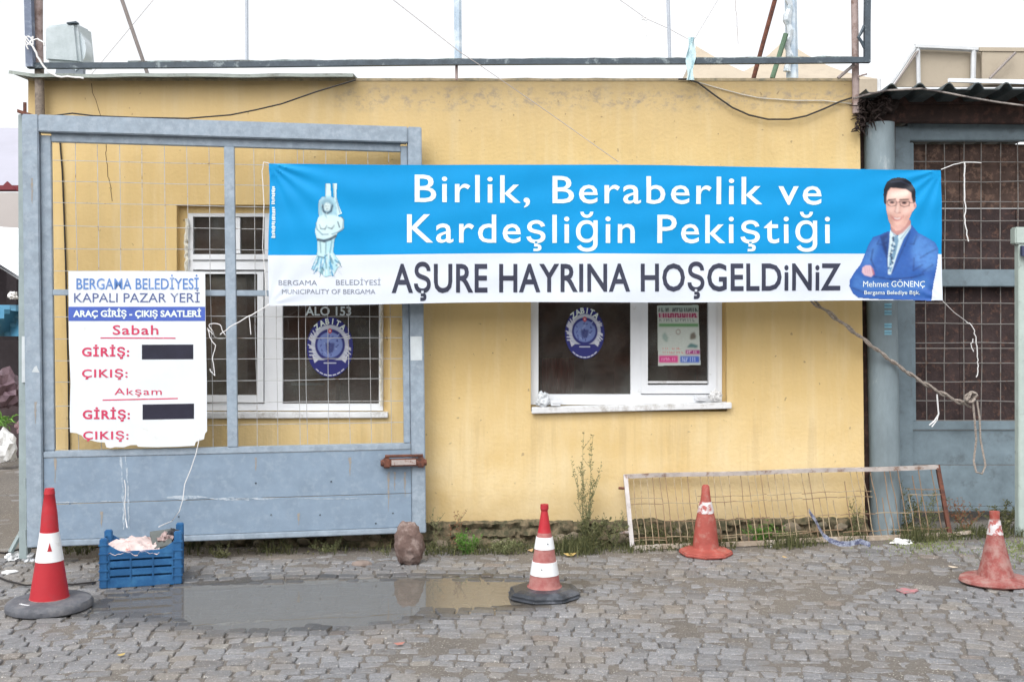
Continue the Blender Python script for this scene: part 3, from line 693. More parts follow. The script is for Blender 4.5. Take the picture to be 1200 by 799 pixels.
# inner frame
zi1 = ZG1 - .112; zi0 = G(200, 530)[1]
gb('inner_post', u50 + .002, u62, -.012, .03, zi0 + .03, zi1 - .012, bev=.004); gb('inner_post', uRi, uR0 - .002, -.012, .03, zi0 + .03, zi1 - .012, bev=.004)
gb('inner_rail', u62 + .001, uRi - .001, -.010, .03, zi1 - .052, zi1 + .02, bev=.004)
gb('inner_rail', u50 + .002, uR0 - .002, -.035, .03, zi0 - .012, zi0 + .028, bev=.004)
um = G(271.5, 400)[0]; gb('mullion', um - .033, um + .033, -.03, .03, zi0 + .03, zi1 - .053, bev=.004)
zm = G(150, 343)[1]
gb('middle_rail', u62 + .001, um - .034, -.018, .02, zm - .019, zm + .019, bev=.003); gb('middle_rail', um + .034, uRi - .001, -.018, .02, zm - .019, zm + .019, bev=.003)
zs = G(250, 584)[1]
gb('panel', u50 + .002, uR0 - .002, -.030, -.024, zs + .0015, zi0 - .013, M_gate2, .002); gb('panel', u50 + .002, uR0 - .002, -.030, -.024, ZG0 + .04, zs - .0015, M_gate2, .002)
gb('bottom_rail', u50 + .002, uR0 - .002, -.042, .03, ZG0, ZG0 + .038)
# weld lips and scars on the panel
M_scratch = mat('bare_paint_scar', (.50, .56, .62), .6, .2, 30, (.25, .33, .42), 30, .5, .08)
for a, b_, c, w_ in ((262, 330, 583, 2.0), (100, 150, 586, .6), (190, 245, 581, 3.5), (240, 300, 583, 2.4), (60, 95, 587, 1.2), (330, 440, 583, .7)):
    mb = MB(); n = 14; top = []; bot = []
    for i in range(n + 1):
        u, z = G(a + (b_ - a) * i / n, c + random.uniform(-.5, .5)); e = w_ * .0055 * math.sin(math.pi * i / n) * random.uniform(.35, 1.2)
        top.append((u, -.0315, z + e * .6)); bot.append((u, -.0315, z - e))
    mb.add(top + bot, [(i, i + 1, n + 2 + i, n + 1 + i) for i in range(n)]); gbuild(mb, 'paint_scar', M_scratch)
for a, w_ in ((146, 2.2), (152, 1.6)):
    mb = MB(); n = 18; l = []; r = []
    for i in range(n + 1):
        u, z = G(a - 4 * (1 - i / n) ** 2 + random.uniform(-.6, .6), 533 + 86 * i / n); e = w_ * .004 * random.uniform(.2, 1); l.append((u - e, -.0315, z)); r.append((u + e, -.0315, z))
    mb.add(l + r, [(i, i + 1, n + 2 + i, n + 1 + i) for i in range(n)]); gbuild(mb, 'paint_scar', M_scratch)
for p in ((388, 563), (318, 602), (375, 602), (460, 600), (300, 565), (440, 612), (210, 604)):
    mb = MB(); u, z = G(*p); mb.lathe([(.006, 0), (.004, .004)], 8); o = gbuild(MB().add([(u + v_.x, -.031 - v_.z, z + v_.y) for v_ in mb.v], mb.f), 'rivet', M_dark_bar)
# white tape on the right post
u, z = G(488, 407); mb = MB(); mb.box(u - .045, u + .032, -.0525, -.0505, z - .085, z + .075); gbuild(mb, 'tape_patch', mat('white_tape', (.55, .60, .63), .5))
u, z = G(44, 432); mb = MB(); mb.add([(u - .022, -.0512, z - .018), (u + .024, -.0512, z - .022), (u + .012, -.0512, z + .006), (u + .006, -.0512, z + .022), (u - .008, -.0512, z + .012)], [(0, 1, 2, 3, 4)]); gbuild(mb, 'tape_patch', MATS['white_tape'])
for px_, py_, ln_ in ((455, 552, 46), (474, 552, 30), (462, 552, 22), (66, 535, 30), (300, 535, 16), (410, 535, 22), (120, 598, 18), (350, 600, 14), (486, 300, 26), (40, 210, 30), (44, 470, 26)):
    mb = MB(); n = 8; l = []; r__ = []; yy = -.0312 if 63 < px_ < 480 else -.0508
    for i in range(n + 1):
        u, z = G(px_ + random.uniform(-.4, .4), py_ + ln_ * i / n); e = .009 * (1 - i / n) ** .7 * random.uniform(.5, 1.1) + .0008; l.append((u - e, yy, z)); r__.append((u + e, yy, z))
    mb.add(l + r__, [(i, i + 1, n + 2 + i, n + 1 + i) for i in range(n)]); gbuild(mb, 'rust_run', mat('pale_rust_stain', (.33, .28, .22), .8, .2, 30, (.24, .27, .30), 40, .5, .12))
# mesh wires
def wires(parent, vx, hz, zlo, zhi, xlo, xhi, y, r, m_, bld, jit=.004, nm='wire'):
    for x in vx:
        mb = MB(); mb.tube([(x + random.uniform(-jit, jit), y, zlo + (zhi - zlo) * i / 5) for i in range(6)], r, 5); bld(mb, nm, m_)
    for z in hz:
        mb = MB(); mb.tube([(xlo + (xhi - xlo) * i / 6, y - r * 1.6, z + random.uniform(-jit, jit)) for i in range(7)], r, 5); bld(mb, nm, m_)
vx = [G(p, 350)[0] for p in (90, 116, 142, 168, 195, 221, 247, 299, 324, 350, 358, 384, 408, 433, 457)]
hz = [G(170, p)[1] for p in (190, 215, 240, 266, 292, 318, 371, 397, 422, 447, 474, 500)]
wires(gate, vx, hz, zi0, zi1 - .03, u62 - .005, uRi + .005, .008, .0023, M_wire, gbuild)
# rusty latch
la = thing('gate_latch', None, None); la.parent = gate; la.location = (0, 0, 0); la.rotation_euler = (0, 0, 0); PM[la.name] = PM[gate.name]
u0, zc_ = G(447, 541); u1, _ = G(497, 541)
mb = MB(); mb.tube([(u0 - .01, -.075, zc_ + .002), (u1 + .008, -.075, zc_)], .021, 10); gbuild(mb, 'bolt', M_rust, la, smooth=True)
mb = MB(); mb.tube([(u0 + .02, -.07, zc_ + .046), (u1 - .015, -.07, zc_ + .046)], .010, 8); gbuild(mb, 'bar', M_rust, la, smooth=True)
for a in (u0 + .03, u1 - .03):
    mb = MB(); mb.box(a - .028, a + .028, -.098, -.0515 if a > u0 + .1 else -.031, zc_ - .032, zc_ + .034); gbuild(mb, 'bracket', M_rust, la, bevel=.01)
mb = MB(); mb.box(u0 + .06, u1 - .065, -.1015, -.0985, zc_ - .010, zc_ + .024); gbuild(mb, 'label_plate', mat('peeling_label', (.40, .35, .33), .8, .25, 30, (.18, .08, .06), 30, .58, .06), la)
mb = MB(); mb.box(u0 + .055, u1 - .06, -.098, -.075, zc_ - .02, zc_ + .03); gbuild(mb, 'plate', M_rust, la, bevel=.003)

# hinge post left of the gate
gp = thing('gate_post', 'grey green hinge post at the far left beside the mesh gate', 'post', (X(26, 6.86), 6.86 - D, 0))
mb = MB(); t = 6.86; mb.hexa(px2w(22, 655, t), px2w(32, 655, t), px2w(30, 134, t), px2w(21, 134, t), (0, .06, 0)); mb.build('shaft', M_post, gp, bevel=.004)
mb = MB(); mb.hexa(px2w(20, 132, t - .05), px2w(40, 138, t - .05), px2w(40, 134.5, t - .05), px2w(20, 128, t - .05), (0, .12, 0)); mb.build('top_plate', M_rust, gp)
mb = MB(); mb.hexa(px2w(27, 132, t - .02), px2w(30, 132, t - .02), px2w(30, 120, t - .02), px2w(27, 120, t - .02), (0, .015, 0)); mb.build('hinge_pin', M_rust, gp)
mb = MB(); mb.hexa(px2w(25.5, 448, t - .012), px2w(31.5, 448, t - .012), px2w(31.5, 394, t - .012), px2w(25.5, 394, t - .012), (0, .006, 0)); mb.build('tape_patch', MATS['white_tape'], gp)
for y in (165, 250, 560, 620):
    mb = MB(); mb.tube([px2w(30, y, t - .03), px2w(30, y + 12, t - .03)], .012, 8); mb.build('hinge', M_post, gp)

# ---- notice board hung on the gate
sg = thing('notice_board', 'white notice board with torn lower edge and red lettering on the left gate', 'sign', (*GA, 0), GAN)
M_board = mat('white_board', (.70, .74, .78), .4, .05, 4, (.62, .62, .58), 9, .68, .06, bump=.03)
def S(x, y): return 75 + x / 3.634, 310 + y / 3.634
def sfn(px, py, e):
    u, z = G(px, py); return Vector((u, -.062 - e, z))
out = [(28, 30), (300, 29), (605, 33), (606, 150), (607, 250), (610, 400), (612, 500), (613, 705), (604, 715), (600, 738), (578, 745), (565, 750), (560, 766), (480, 770), (400, 772), (322, 770), (316, 762), (290, 763), (262, 772), (225, 771), (205, 776), (188, 772), (182, 752), (150, 750), (120, 742), (96, 738), (84, 722), (60, 712), (35, 710), (33, 640), (37, 500), (30, 330), (29, 240)]
mb = MB(); mb.poly([sfn(*S(x, y), 0) for x, y in out][::-1], (0, .004, 0)); mb.build('board', M_board, sg, local=True, xf=gsh)
class SB:                                    # text lands in sign coordinates: wrap build to local
    pass
def stext(s_, x0, x1, base, cap, m_, off, **k):
    a, b_ = S(x0, base), S(x1, base - cap); o = text(s_, a[0], b_[0], a[1], a[1] - b_[1], lambda px, py, e: PM[sg.name] @ gsh(sfn(px, py, e)), m_, sg, off, .0022, **k); return o
def sbar(x0, x1, y0, y1, m_, nm, e=.0012, dy=0):
    mb = MB(); q = [S(x0, y1), S(x1, y1 + dy), S(x1, y0 + dy), S(x0, y0)]
    mb.poly([sfn(a, b_, e) for a, b_ in q], (0, .0008, 0)); return mb.build(nm, m_, sg, local=True, xf=gsh)
M_sblue = mat('sign_blue_letter', (.10, .22, .52), .5, .25, 30, (.35, .45, .65), 22, .6, .08, bump=0)
M_snavy = mat('sign_navy_letter', (.09, .12, .28), .5, .2, 30, (.45, .5, .6), 22, .64, .05, bump=0)
M_sbar = mat('sign_blue_bar', (.065, .12, .45), .5, .12, 20, bump=0)
M_sred = mat('sign_red_letter', (.56, .05, .12), .5, .2, 30, (.7, .5, .55), 25, .66, .04, bump=0)
M_tape = mat('black_tape', (.018, .018, .035), .5, .3, 10, bump=.1)
stext('BERGAMA BELEDİYESİ', 62, 578, 106, 46, M_sblue, .010)
stext('KAPALI PAZAR YERİ', 52, 582, 161, 38, M_snavy, 0)
sbar(28.5, 605, 180, 240, M_sbar, 'blue_bar')
stext('ARAÇ GİRİŞ - ÇIKIŞ SAATLERİ', 48, 588, 222, 28, M_text_white, .035)
stext('Sabah', 215, 408, 297, 40, M_sred, .012, space=1.1); sbar(163, 480, 309, 314, M_sred, 'underline', dy=1)
stext('GİRİŞ:', 85, 285, 388, 38, M_sred, .03, space=1.15); sbar(338, 555, 340, 402, M_tape, 'black_cover', dy=-1)
stext('ÇIKIŞ:', 85, 278, 477, 34, M_sred, .02, space=1.15)
stext('Akşam', 222, 422, 551, 28, M_sred, 0, space=1.1); sbar(172, 490, 571, 576, M_sred, 'underline', dy=-7)
stext('GİRİŞ:', 88, 288, 652, 38, M_sred, .03, space=1.15); sbar(341, 558, 592, 656, M_tape, 'black_cover', dy=-4)
stext('ÇIKIŞ:', 90, 282, 738, 34, M_sred, .02, space=1.15)

# ------------------------------------------------------------------ banner
TB = 6.93
ban = thing('banner', 'long blue and white cloth banner with large lettering and a portrait', 'banner', (X(316, TB), TB - D, Z(358, TB)))
def wave(px, py):
    x = px / 100.; v_ = (py - 195) / 160.
    h = .010 * math.sin(x * 1.15 + .6) + .005 * math.sin(x * 3.1 + v_ * 1.2) + .0018 * math.sin(v_ * 26 + x * 1.6 + .8 * math.sin(x)) * (1 - .4 * v_)
    for cx, cy, A in ((316, 192, .008), (1103, 199, .006)):
        dx, dy = abs(px - cx) + 1, py - cy + 1; d = math.hypot(dx, dy); h += A * math.sin(math.atan2(dy, dx) * 17) * math.exp(-d / 75) * min(1, d / 15)
    for cx, cy in ((316, 358), (1105, 352)):
        d = math.hypot(px - cx, py - cy); h += .004 * math.sin(math.atan2(cy - py, abs(px - cx) + 1) * 12) * math.exp(-d / 50) * min(1, d / 12)
    return h + .004 * noise.noise(Vector((x * 2.2, v_ * 2.5, 0)))
def bfn(px, py, e): p = px2w(px, py, TB); p.y += wave(px, py) - e; return p
def btop(u): return 192 + 7 * u + .9 * math.sin(u * 9) - 1.6 * math.sin(math.pi * u)
def bbot(u): return 357.5 - 5 * u + .9 * math.sin(u * 11 + 1) - 1.0 * math.sin(math.pi * u)
M_bblue = mat('banner_blue_print', (.004, .255, .57), .55, .07, 2.2, bump=.08, bscale=120, spec=.15)
M_bwhite = mat('banner_white_print', (.60, .65, .73), .55, .04, 3, bump=.08, bscale=120)
def bpt(u, v_):
    l = 316 - .5 + .8 * math.sin(v_ * 7); r = 1103 + 2 * v_ + .6 * math.sin(v_ * 6)
    return l + (r - l) * u, btop(u) * (1 - v_) + bbot(u) * v_
mb = MB(); NU, NV = 320, 72; SPL = 46
for back in (0, 1):
    o_ = len(mb.v)
    for j in range(NV + 1):
        v_ = j / SPL * .645 if j <= SPL else .645 + (j - SPL) / (NV - SPL) * .355
        for i in range(NU + 1):
            px_, py_ = bpt(i / NU, v_); p = bfn(px_, py_, 0); p.y += .0018 * back; mb.v.append(p)
    for j in range(NV):
        for i in range(NU):
            a = o_ + j * (NU + 1) + i; q = (a, a + NU + 1, a + NU + 2, a + 1); mb.f.append(q if not back else q[::-1]); mb.m.append(0 if j < SPL else 1)
o_ = (NU + 1) * (NV + 1)
for i in range(NU):
    for r_, mi in ((0, 0), (NV * (NU + 1), 1)): mb.f.append((r_ + i, r_ + i + 1, o_ + r_ + i + 1, o_ + r_ + i)); mb.m.append(mi)
for j in range(NV):
    for c_ in (0, NU): mb.f.append((j * (NU + 1) + c_, (j + 1) * (NU + 1) + c_, o_ + (j + 1) * (NU + 1) + c_, o_ + j * (NU + 1) + c_)); mb.m.append(0 if j < SPL else 1)
mb.build('cloth', [M_bblue, M_bwhite], ban, smooth=True)
text('Birlik, Beraberlik ve', 486, 962, 236.5, 32, bfn, M_text_white, ban, .006, .0022, base1=240, space=1.12)
text('Kardeşliğin Pekiştiği', 477, 972, 284, 33, bfn, M_text_white, ban, .006, .0022, base1=285, space=1.12)
text('AŞURE HAYRINA HOŞGELDiNiZ', 459, 985, 342.5, 34, bfn, M_text_dark, ban, .018, .0022, base1=339.5, cap1=31.5, space=1.05)
text('BERGAMA', 327, 372, 334.5, 6, bfn, M_text_grey, ban, 0, .0022); text('BELEDİYESİ', 394, 446, 334, 6, bfn, M_text_grey, ban, 0, .0022)
text('MUNICIPALITY OF BERGAMA', 331, 440, 344.5, 5.5, bfn, M_text_grey, ban, 0, .0022)
# tiny vertical print at the left edge (too small to read in the photograph: unbroken marks)
mb = MB(); rnd = random.Random(2)
for a, b_ in ((219, 225), (227, 239), (243, 258), (260, 278)):
    y = a
    while y < b_:
        h_ = rnd.uniform(.9, 1.6); x0_, x1_ = 319 + rnd.uniform(-.4, .8), 323 + rnd.uniform(-.6, .6); mb.add([bfn(x0_, y + h_, .004), bfn(x1_, y + h_, .004), bfn(x1_, y, .004), bfn(x0_, y, .004)], [(0, 1, 2, 3)]); y += h_ + .7
mb.build('small_print', M_text_white, ban)

# portrait print
Z_ = 4.842
def PP(*pts): return [(x / Z_, y / Z_) for x, y in pts]
cv = Canvas(120, 165, .62)
cv.poly(PP((250, 365), (205, 385), (160, 400), (135, 440), (112, 500), (88, 555), (55, 595), (28, 640), (24, 680), (45, 722), (75, 745), (160, 752), (300, 757), (420, 760), (492, 764), (500, 690), (515, 620), (528, 540), (535, 470), (515, 430), (465, 400), (420, 375), (382, 328), (330, 400), (280, 400)), (44, 98, 182), .3)
cv.poly(PP((420, 385), (500, 425), (528, 470), (520, 560), (470, 590), (410, 560), (380, 480), (395, 420)), (92, 152, 226), 3, .8)
cv.poly(PP((165, 410), (130, 480), (100, 560), (140, 560), (180, 500), (200, 430)), (88, 146, 220), 3, .7)
cv.poly(PP((60, 610), (110, 640), (250, 655), (400, 650), (470, 620), (480, 690), (330, 715), (110, 700), (40, 690)), (84, 142, 218), 2.5, .65)
for ln, wd in ((((165, 625), (260, 640), (380, 632), (445, 612)), 2.2), (((205, 400), (235, 480), (246, 560), (250, 610)), 2), (((372, 372), (340, 450), (300, 540), (268, 605)), 1.6), (((160, 470), (150, 530), (175, 590)), 2), (((395, 520), (390, 590), (440, 560)), 1.6), (((520, 470), (470, 495), (430, 520)), 1.3), (((500, 560), (440, 600)), 1.4), (((45, 690), (110, 715), (250, 725), (420, 720)), 1.6), (((410, 395), (395, 440), (370, 440)), 1.2), (((215, 445), (185, 440), (195, 420)), 1.3)):
    cv.line(PP(*ln), wd * .8, (18, 44, 104), .75, 2.0)
cv.poly(PP((205, 395), (250, 370), (248, 440), (240, 520), (215, 460)), (20, 48, 108), 1.5, .85)
cv.poly(PP((258, 358), (300, 395), (378, 322), (376, 350), (335, 410), (300, 500), (262, 612), (246, 612), (246, 520), (254, 430)), (214, 236, 244), .2)
cv.poly(PP((275, 386), (300, 392), (306, 420), (290, 500), (262, 600), (248, 596), (256, 520), (270, 430)), (120, 160, 190), .2)
rnd = random.Random(8)
for i in range(30):
    q = i / 30; x = 287 - 32 * q + rnd.uniform(-13, 13); y = 395 + 200 * q; cv.ell(x / Z_, y / Z_, 1.1, .9, rnd.choice([(35, 45, 75), (225, 240, 245), (50, 70, 110)]), .4)
cv.line(PP((262, 362), (292, 398)), 1, (140, 165, 190)); cv.line(PP((372, 345), (318, 412)), 1, (140, 165, 190))
cv.poly(PP((262, 330), (375, 300), (378, 330), (330, 378), (300, 392), (280, 380), (262, 358)), (196, 142, 138), .5)
cv.poly(PP((236, 130), (230, 200), (236, 260), (250, 310), (268, 345), (292, 366), (318, 362), (345, 338), (368, 300), (384, 262), (402, 238), (406, 205), (392, 186), (386, 130), (330, 106), (270, 104)), (238, 192, 178), .3)
cv.poly(PP((234, 200), (240, 270), (262, 335), (285, 360), (280, 320), (262, 280), (258, 220)), (176, 122, 112), 2.2, .85)
cv.poly(PP((345, 250), (380, 240), (372, 290), (345, 330), (320, 350), (340, 300)), (196, 144, 132), 2.2, .8)
cv.poly(PP((255, 135), (370, 138), (372, 175), (250, 175)), (252, 222, 210), 2, .8)
cv.poly(PP((224, 215), (220, 160), (224, 120), (238, 88), (268, 68), (305, 62), (345, 68), (380, 90), (402, 130), (406, 180), (402, 206), (390, 208), (382, 180), (378, 150), (350, 130), (300, 124), (262, 122), (246, 140), (238, 175), (236, 215)), (26, 30, 44), .3)
cv.line(PP((262, 90), (320, 84), (370, 105)), 1.2, (62, 72, 98), .6)
for q in (((248, 190), (288, 187)), ((312, 190), (362, 188))): cv.line(PP(*q), 1.5, (44, 30, 34), .95)
for x, y in ((268, 206), (338, 208)): cv.ell(x / Z_, y / Z_, 3.2, 1.3, (96, 64, 66), .5); cv.ell(x / Z_, y / Z_, 1.1, 1.1, (30, 24, 30), .4)
for a in (((242, 196), (292, 198), (290, 222), (262, 228), (244, 218), (242, 196)), ((312, 200), (368, 200), (368, 222), (340, 230), (316, 222), (312, 200)), ((292, 204), (312, 204)), ((368, 206), (394, 208)), ((242, 200), (232, 204))): cv.line(PP(*a), .85, (34, 34, 48), .95)
cv.line(PP((300, 205), (284, 256), (300, 266), (318, 262)), 1.2, (176, 122, 120), .8); cv.ell(296 / Z_, 250 / Z_, 1.6, 3, (242, 210, 202), .8, .7)
cv.poly(PP((266, 282), (282, 287), (300, 290), (320, 287), (334, 281), (324, 299), (312, 307), (298, 310), (284, 306), (273, 297)), (190, 112, 110), .9); cv.poly(PP((276, 288), (300, 293), (324, 287), (315, 299), (300, 302), (286, 299)), (232, 214, 208), .3)
cv.line(PP((262, 276), (268, 292)), .8, (170, 115, 115), .7); cv.line(PP((336, 274), (334, 292)), .8, (170, 115, 115), .7)
cv.ell(399 / Z_, 222 / Z_, 1.9, 3.6, (214, 164, 158), .4); cv.ell(398 / Z_, 222 / Z_, .9, 1.8, (176, 120, 118), .6)
for ex, ey in ((262, 248), (348, 252)): cv.ell(ex / Z_, ey / Z_, 4.5, 4, (252, 212, 200), 1.2, .75)
cv.ell(300 / Z_, 240 / Z_, 1.6, 5, (254, 224, 212), 1, .7)
cv.ell(312 / Z_, 345 / Z_, 7, 3, (204, 154, 148), 1, .5)
for _ in range(240):                          # cloth weave and creases
    x, y = rnd.uniform(60, 510), rnd.uniform(400, 740)
    if (x - 285) ** 2 / 45 ** 2 + (y - 480) ** 2 / 130 ** 2 < 1: continue
    ix, iy = min(cv.nx - 1, int(x / Z_ / cv.w * cv.nx)), min(cv.ny - 1, int(y / Z_ / cv.h * cv.ny))
    if cv.c[iy, ix, 3] > .9 and cv.c[iy, ix, 2] < .75: cv.line(PP((x, y), (x + rnd.uniform(-22, 22), y + rnd.uniform(-14, 14))), 1.2, rnd.choice([(40, 84, 160), (78, 132, 204), (62, 112, 190)]), .4, 2.5)
# folded hand with separate fingers
cv.poly(PP((96, 600), (100, 574), (118, 562), (146, 562), (160, 580), (168, 610), (150, 628), (112, 618)), (226, 190, 202), .3)
for i in range(4): cv.line(PP((112 + i * 13, 570), (118 + i * 13, 605)), .6, (186, 134, 150), .7)
cv.poly(PP((150, 566), (166, 590), (172, 616), (160, 618)), (150, 30, 60), .3, .6)
cv.soften(1); cv.build('portrait', 990, 195, bfn, M_print, ban, .0018)
M_script = M_text_white
text('Mehmet GÖNENÇ', 1011.5, 1084, 336.2, 6.8, bfn, M_script, ban, 0, .0034)
text('Bergama Belediye Bşk.', 1013, 1078, 345, 4.6, bfn, M_script, ban, 0, .0034)

# pale statue emblem on the left part
Y_ = 4.7
def QQ(*pts): return [(x / Y_, y / Y_) for x, y in pts]
cv = Canvas(150, 165, .62)
pale = (214, 244, 250)
cv.poly(QQ((338, 120), (366, 120), (370, 200), (335, 200)), pale, .3); cv.poly(QQ((376, 118), (402, 118), (398, 190), (412, 240), (430, 285), (400, 300), (384, 235)), pale, .3)
cv.poly(QQ((300, 215), (318, 192), (360, 186), (384, 196), (398, 240), (404, 300), (390, 306), (300, 306), (296, 260)), (166, 212, 230), .8); cv.ell(347 / Y_, 246 / Y_, 7.2, 9, (112, 152, 174), .4, .6)
cv.poly(QQ((295, 305), (330, 288), (405, 296), (440, 312), (440, 370), (404, 392), (390, 425), (290, 430), (278, 380)), pale, .4)
cv.poly(QQ((292, 425), (388, 420), (380, 495), (425, 560), (405, 585), (385, 622), (335, 636), (290, 598), (256, 592), (290, 510)), (186, 230, 242), .7)
cv.poly(QQ((298, 430), (342, 430), (345, 520), (300, 520)), (205, 238, 240), .6, .8)
for a, wd in ((((322, 240), (325, 270), (345, 285), (368, 272), (376, 240)), 2.0), (((296, 428), (330, 436), (365, 424), (392, 408)), 3.2), (((305, 345), (312, 368), (335, 370), (345, 350)), 1.5), (((352, 362), (372, 368), (385, 350)), 1.6), (((296, 520), (330, 528), (345, 512)), 1.3), (((390, 540), (410, 560), (396, 570)), 1.3), (((318, 580), (330, 600)), 1.5), (((405, 330), (415, 360)), 1.4), (((425, 300), (440, 320)), 1.2)):
    cv.line(QQ(*a), wd, (48, 70, 92), .9)
cv.ell(347 / Y_, 248 / Y_, 3.6, 5, (222, 242, 244), .3); cv.line(QQ((340, 244), (344, 244)), .8, (100, 120, 130)); cv.line(QQ((352, 244), (356, 244)), .8, (100, 120, 130)); cv.line(QQ((344, 258), (352, 258)), .8, (120, 140, 150))
rnd = random.Random(5)
for _ in range(44):
    x, y = rnd.uniform(275, 410), rnd.uniform(500, 605); cv.line(QQ((x, y), (x + (x - 340) * .3, y + rnd.uniform(20, 40))), 1.2, rnd.choice([(40, 150, 205), (240, 250, 252), (80, 130, 150)]), .85)
for _ in range(24):
    x, y = rnd.uniform(302, 400), rnd.uniform(195, 300); cv.line(QQ((x, y), (x + rnd.uniform(-6, 6), y + rnd.uniform(8, 18))), .9, rnd.choice([(225, 245, 250), (120, 160, 180), (150, 190, 205)]), .6)
for x, y, rx_, ry_ in ((322, 345, 4.6, 4.2), (366, 342, 4.8, 4.2), (345, 395, 6, 4)): cv.ell(x / Y_, y / Y_, rx_, ry_, (222, 246, 250), 1, .7)
for a in (((283, 330), (292, 372), (320, 400), (352, 398)), ((436, 320), (432, 368), (404, 388), (372, 398)), ((338, 124), (337, 196)), ((380, 122), (384, 196)), ((396, 200), (416, 280)), ((340, 440), (338, 505)), ((308, 440), (312, 500)), ((372, 436), (362, 500))): cv.line(QQ(*a), 1.2, (70, 122, 152), .8, 1.0)
cv.soften(1); cv.build('emblem', 310, 190, bfn, M_print, ban, .0018)

# ------------------------------------------------------------------ ropes and strings
def sag(a, b_, s, n=14): a, b_ = Vector(a), Vector(b_); return [a.lerp(b_, i / n) - Vector((0, 0, 4 * s * (i / n) * (1 - i / n))) for i in range(n + 1)]
def line(nm, lab, cat, pts, r, m_, n=5, par=None, group=None):
    mb = MB(); mb.tube(pts, r, n); o_ = mb.build(nm, m_, par, smooth=True)
    return o_ if par is not None else tag(o_, lab, cat, group)
TR = 7.1
rp = thing('tie_rope', 'thick doubled brown rope slanting from behind the banner to the right gate', 'rope', tuple(px2w(945, 352, TR)))
def strand(a, b_, off, n=60):
    p0, p1 = px2w(*a, TR - .02), px2w(*b_, TR + .36); out_ = []
    for i in range(n + 1):
        q = i / n; p = p0.lerp(p1, q) - Vector((0, 0, .09 * math.sin(math.pi * q) * q)); an = q * 62 + off
        out_.append(p + Vector((.0, math.cos(an) * .009, math.sin(an) * .009 + .004 * off)))
    return out_
line('strand', 0, 0, strand((940, 346), (1138, 476), 0), .0085, M_rope, par=rp); line('strand', 0, 0, strand((937, 343), (1134, 478), math.pi), .0085, M_rope, par=rp)
kc = px2w(1137, 465, 7.42)
kn = [kc + Vector((.03 * math.cos(t * 2.1) * (1 + .2 * math.sin(t * 5)), .022 * math.sin(t * 3.3) - .01, .032 * math.sin(t * 2.1 + .5))) for t in np.linspace(0, 9, 60)]
line('knot', 0, 0, kn, .010, M_rope, par=rp)
lp = [px2w(x, y, 7.42 + .02 * math.sin(y * .1)) for x, y in ((1140, 470), (1142, 490), (1144, 515), (1141, 540), (1144, 553), (1151, 555), (1155, 545), (1152, 530), (1149, 515), (1148, 490), (1145, 470))]
line('loop', 0, 0, lp, .0075, M_rope, par=rp)
line('loose_end', 0, 0, [px2w(x, y, 7.3) for x, y in ((1098, 462), (1099, 475), (1100, 485), (1095, 493), (1089, 498))], .005, M_string, par=rp)
line('loose_end', 0, 0, [px2w(x, y, 7.3) for x, y in ((1100, 485), (1098, 492), (1092, 500))], .004, M_string, par=rp)
def jag(pts, t, amp=1.2, n=3):
    o_ = []
    for (a, b_), (c, d) in zip(pts, pts[1:]):
        for i in range(n): o_.append(px2w(a + (c - a) * i / n + random.uniform(-amp, amp), b_ + (d - b_) * i / n + random.uniform(-amp, amp), t))
    o_.append(px2w(*pts[-1], t)); return o_
s1 = thing('tie_string', 'white string tying the banner at its upper right corner, end hanging down the mesh', 'string', tuple(px2w(1104, 199, TB)))
line('strand', 0, 0, jag([(1103, 199), (1118, 193), (1130, 190), (1150, 191)], TB, .3), .003, M_string, par=s1)
line('loose_end', 0, 0, jag([(1130, 190), (1130, 215), (1131, 240), (1131, 262), (1135, 283)], TB, 1.0, 5), .0038, M_string, par=s1)
s2 = thing('tie_string', 'thin frayed white string hanging from the lower right banner corner before the dark gate', 'string', tuple(px2w(1105, 353, TB)))
line('strand', 0, 0, [px2w(x, y, TB + k_) for x, y, k_ in ((1105, 353, 0), (1118, 366, .1), (1133, 377, .3))], .0025, M_string, par=s2)
line('loose_end', 0, 0, jag([(1133, 377), (1140, 382), (1144, 400), (1146, 415), (1146, 428), (1144, 442)], TB + .3, 1.2, 4), .0035, M_string, par=s2)
line('loose_end', 0, 0, jag([(1141, 398), (1138, 404), (1141, 412)], TB + .3, 1.2, 4), .003, M_string, par=s2)
s3 = thing('tie_string', 'white string hanging along the left end of the banner over the gate mesh', 'string', tuple(px2w(315, 192, TB)))
line('strand', 0, 0, jag([(316, 192), (309, 190), (307, 200), (309, 240), (308, 290), (312, 350)], TB, .5), .0028, M_string, par=s3)
s4 = thing('wire_loop', 'looped white wire knotted to the gate mesh between notice board and banner', 'wire', tuple(px2w(255, 390, 6.82)))
line('strand', 0, 0, jag([(316, 357), (300, 366), (285, 374), (268, 384), (258, 392)], 6.85, .6), .0035, M_string, par=s4)
line('loop', 0, 0, [px2w(255 + 9 * math.cos(t) + 2 * math.sin(3 * t), 388 + 9 * math.sin(t * 1.0 + .5), 6.83) for t in np.linspace(0, 9, 40)], .003, M_string, par=s4)
line('loose_end', 0, 0, jag([(250, 392), (243, 385), (247, 398), (253, 405), (249, 420), (251, 440), (246, 432)], 6.82, .8), .003, M_string, par=s4)
line('loose_end', 0, 0, jag([(292, 370), (294, 392)], 6.85, .4), .003, M_string, par=s4)
def gw(px, py, e=.075): u, z = G(px, py); v_ = gsh(Vector((u, -e, z))); return PM[gate.name] @ v_
line('hanging_string', 'thin white string curving from the notice board over the gate panel to the crate', 'string', [gw(x, y) for x, y in ((235, 512), (231, 530), (225, 548), (218, 565), (216, 582), (212, 596), (203, 608))] + [px2w(195, 613, 6.4), px2w(186, 617, 6.3)], .003, M_string)
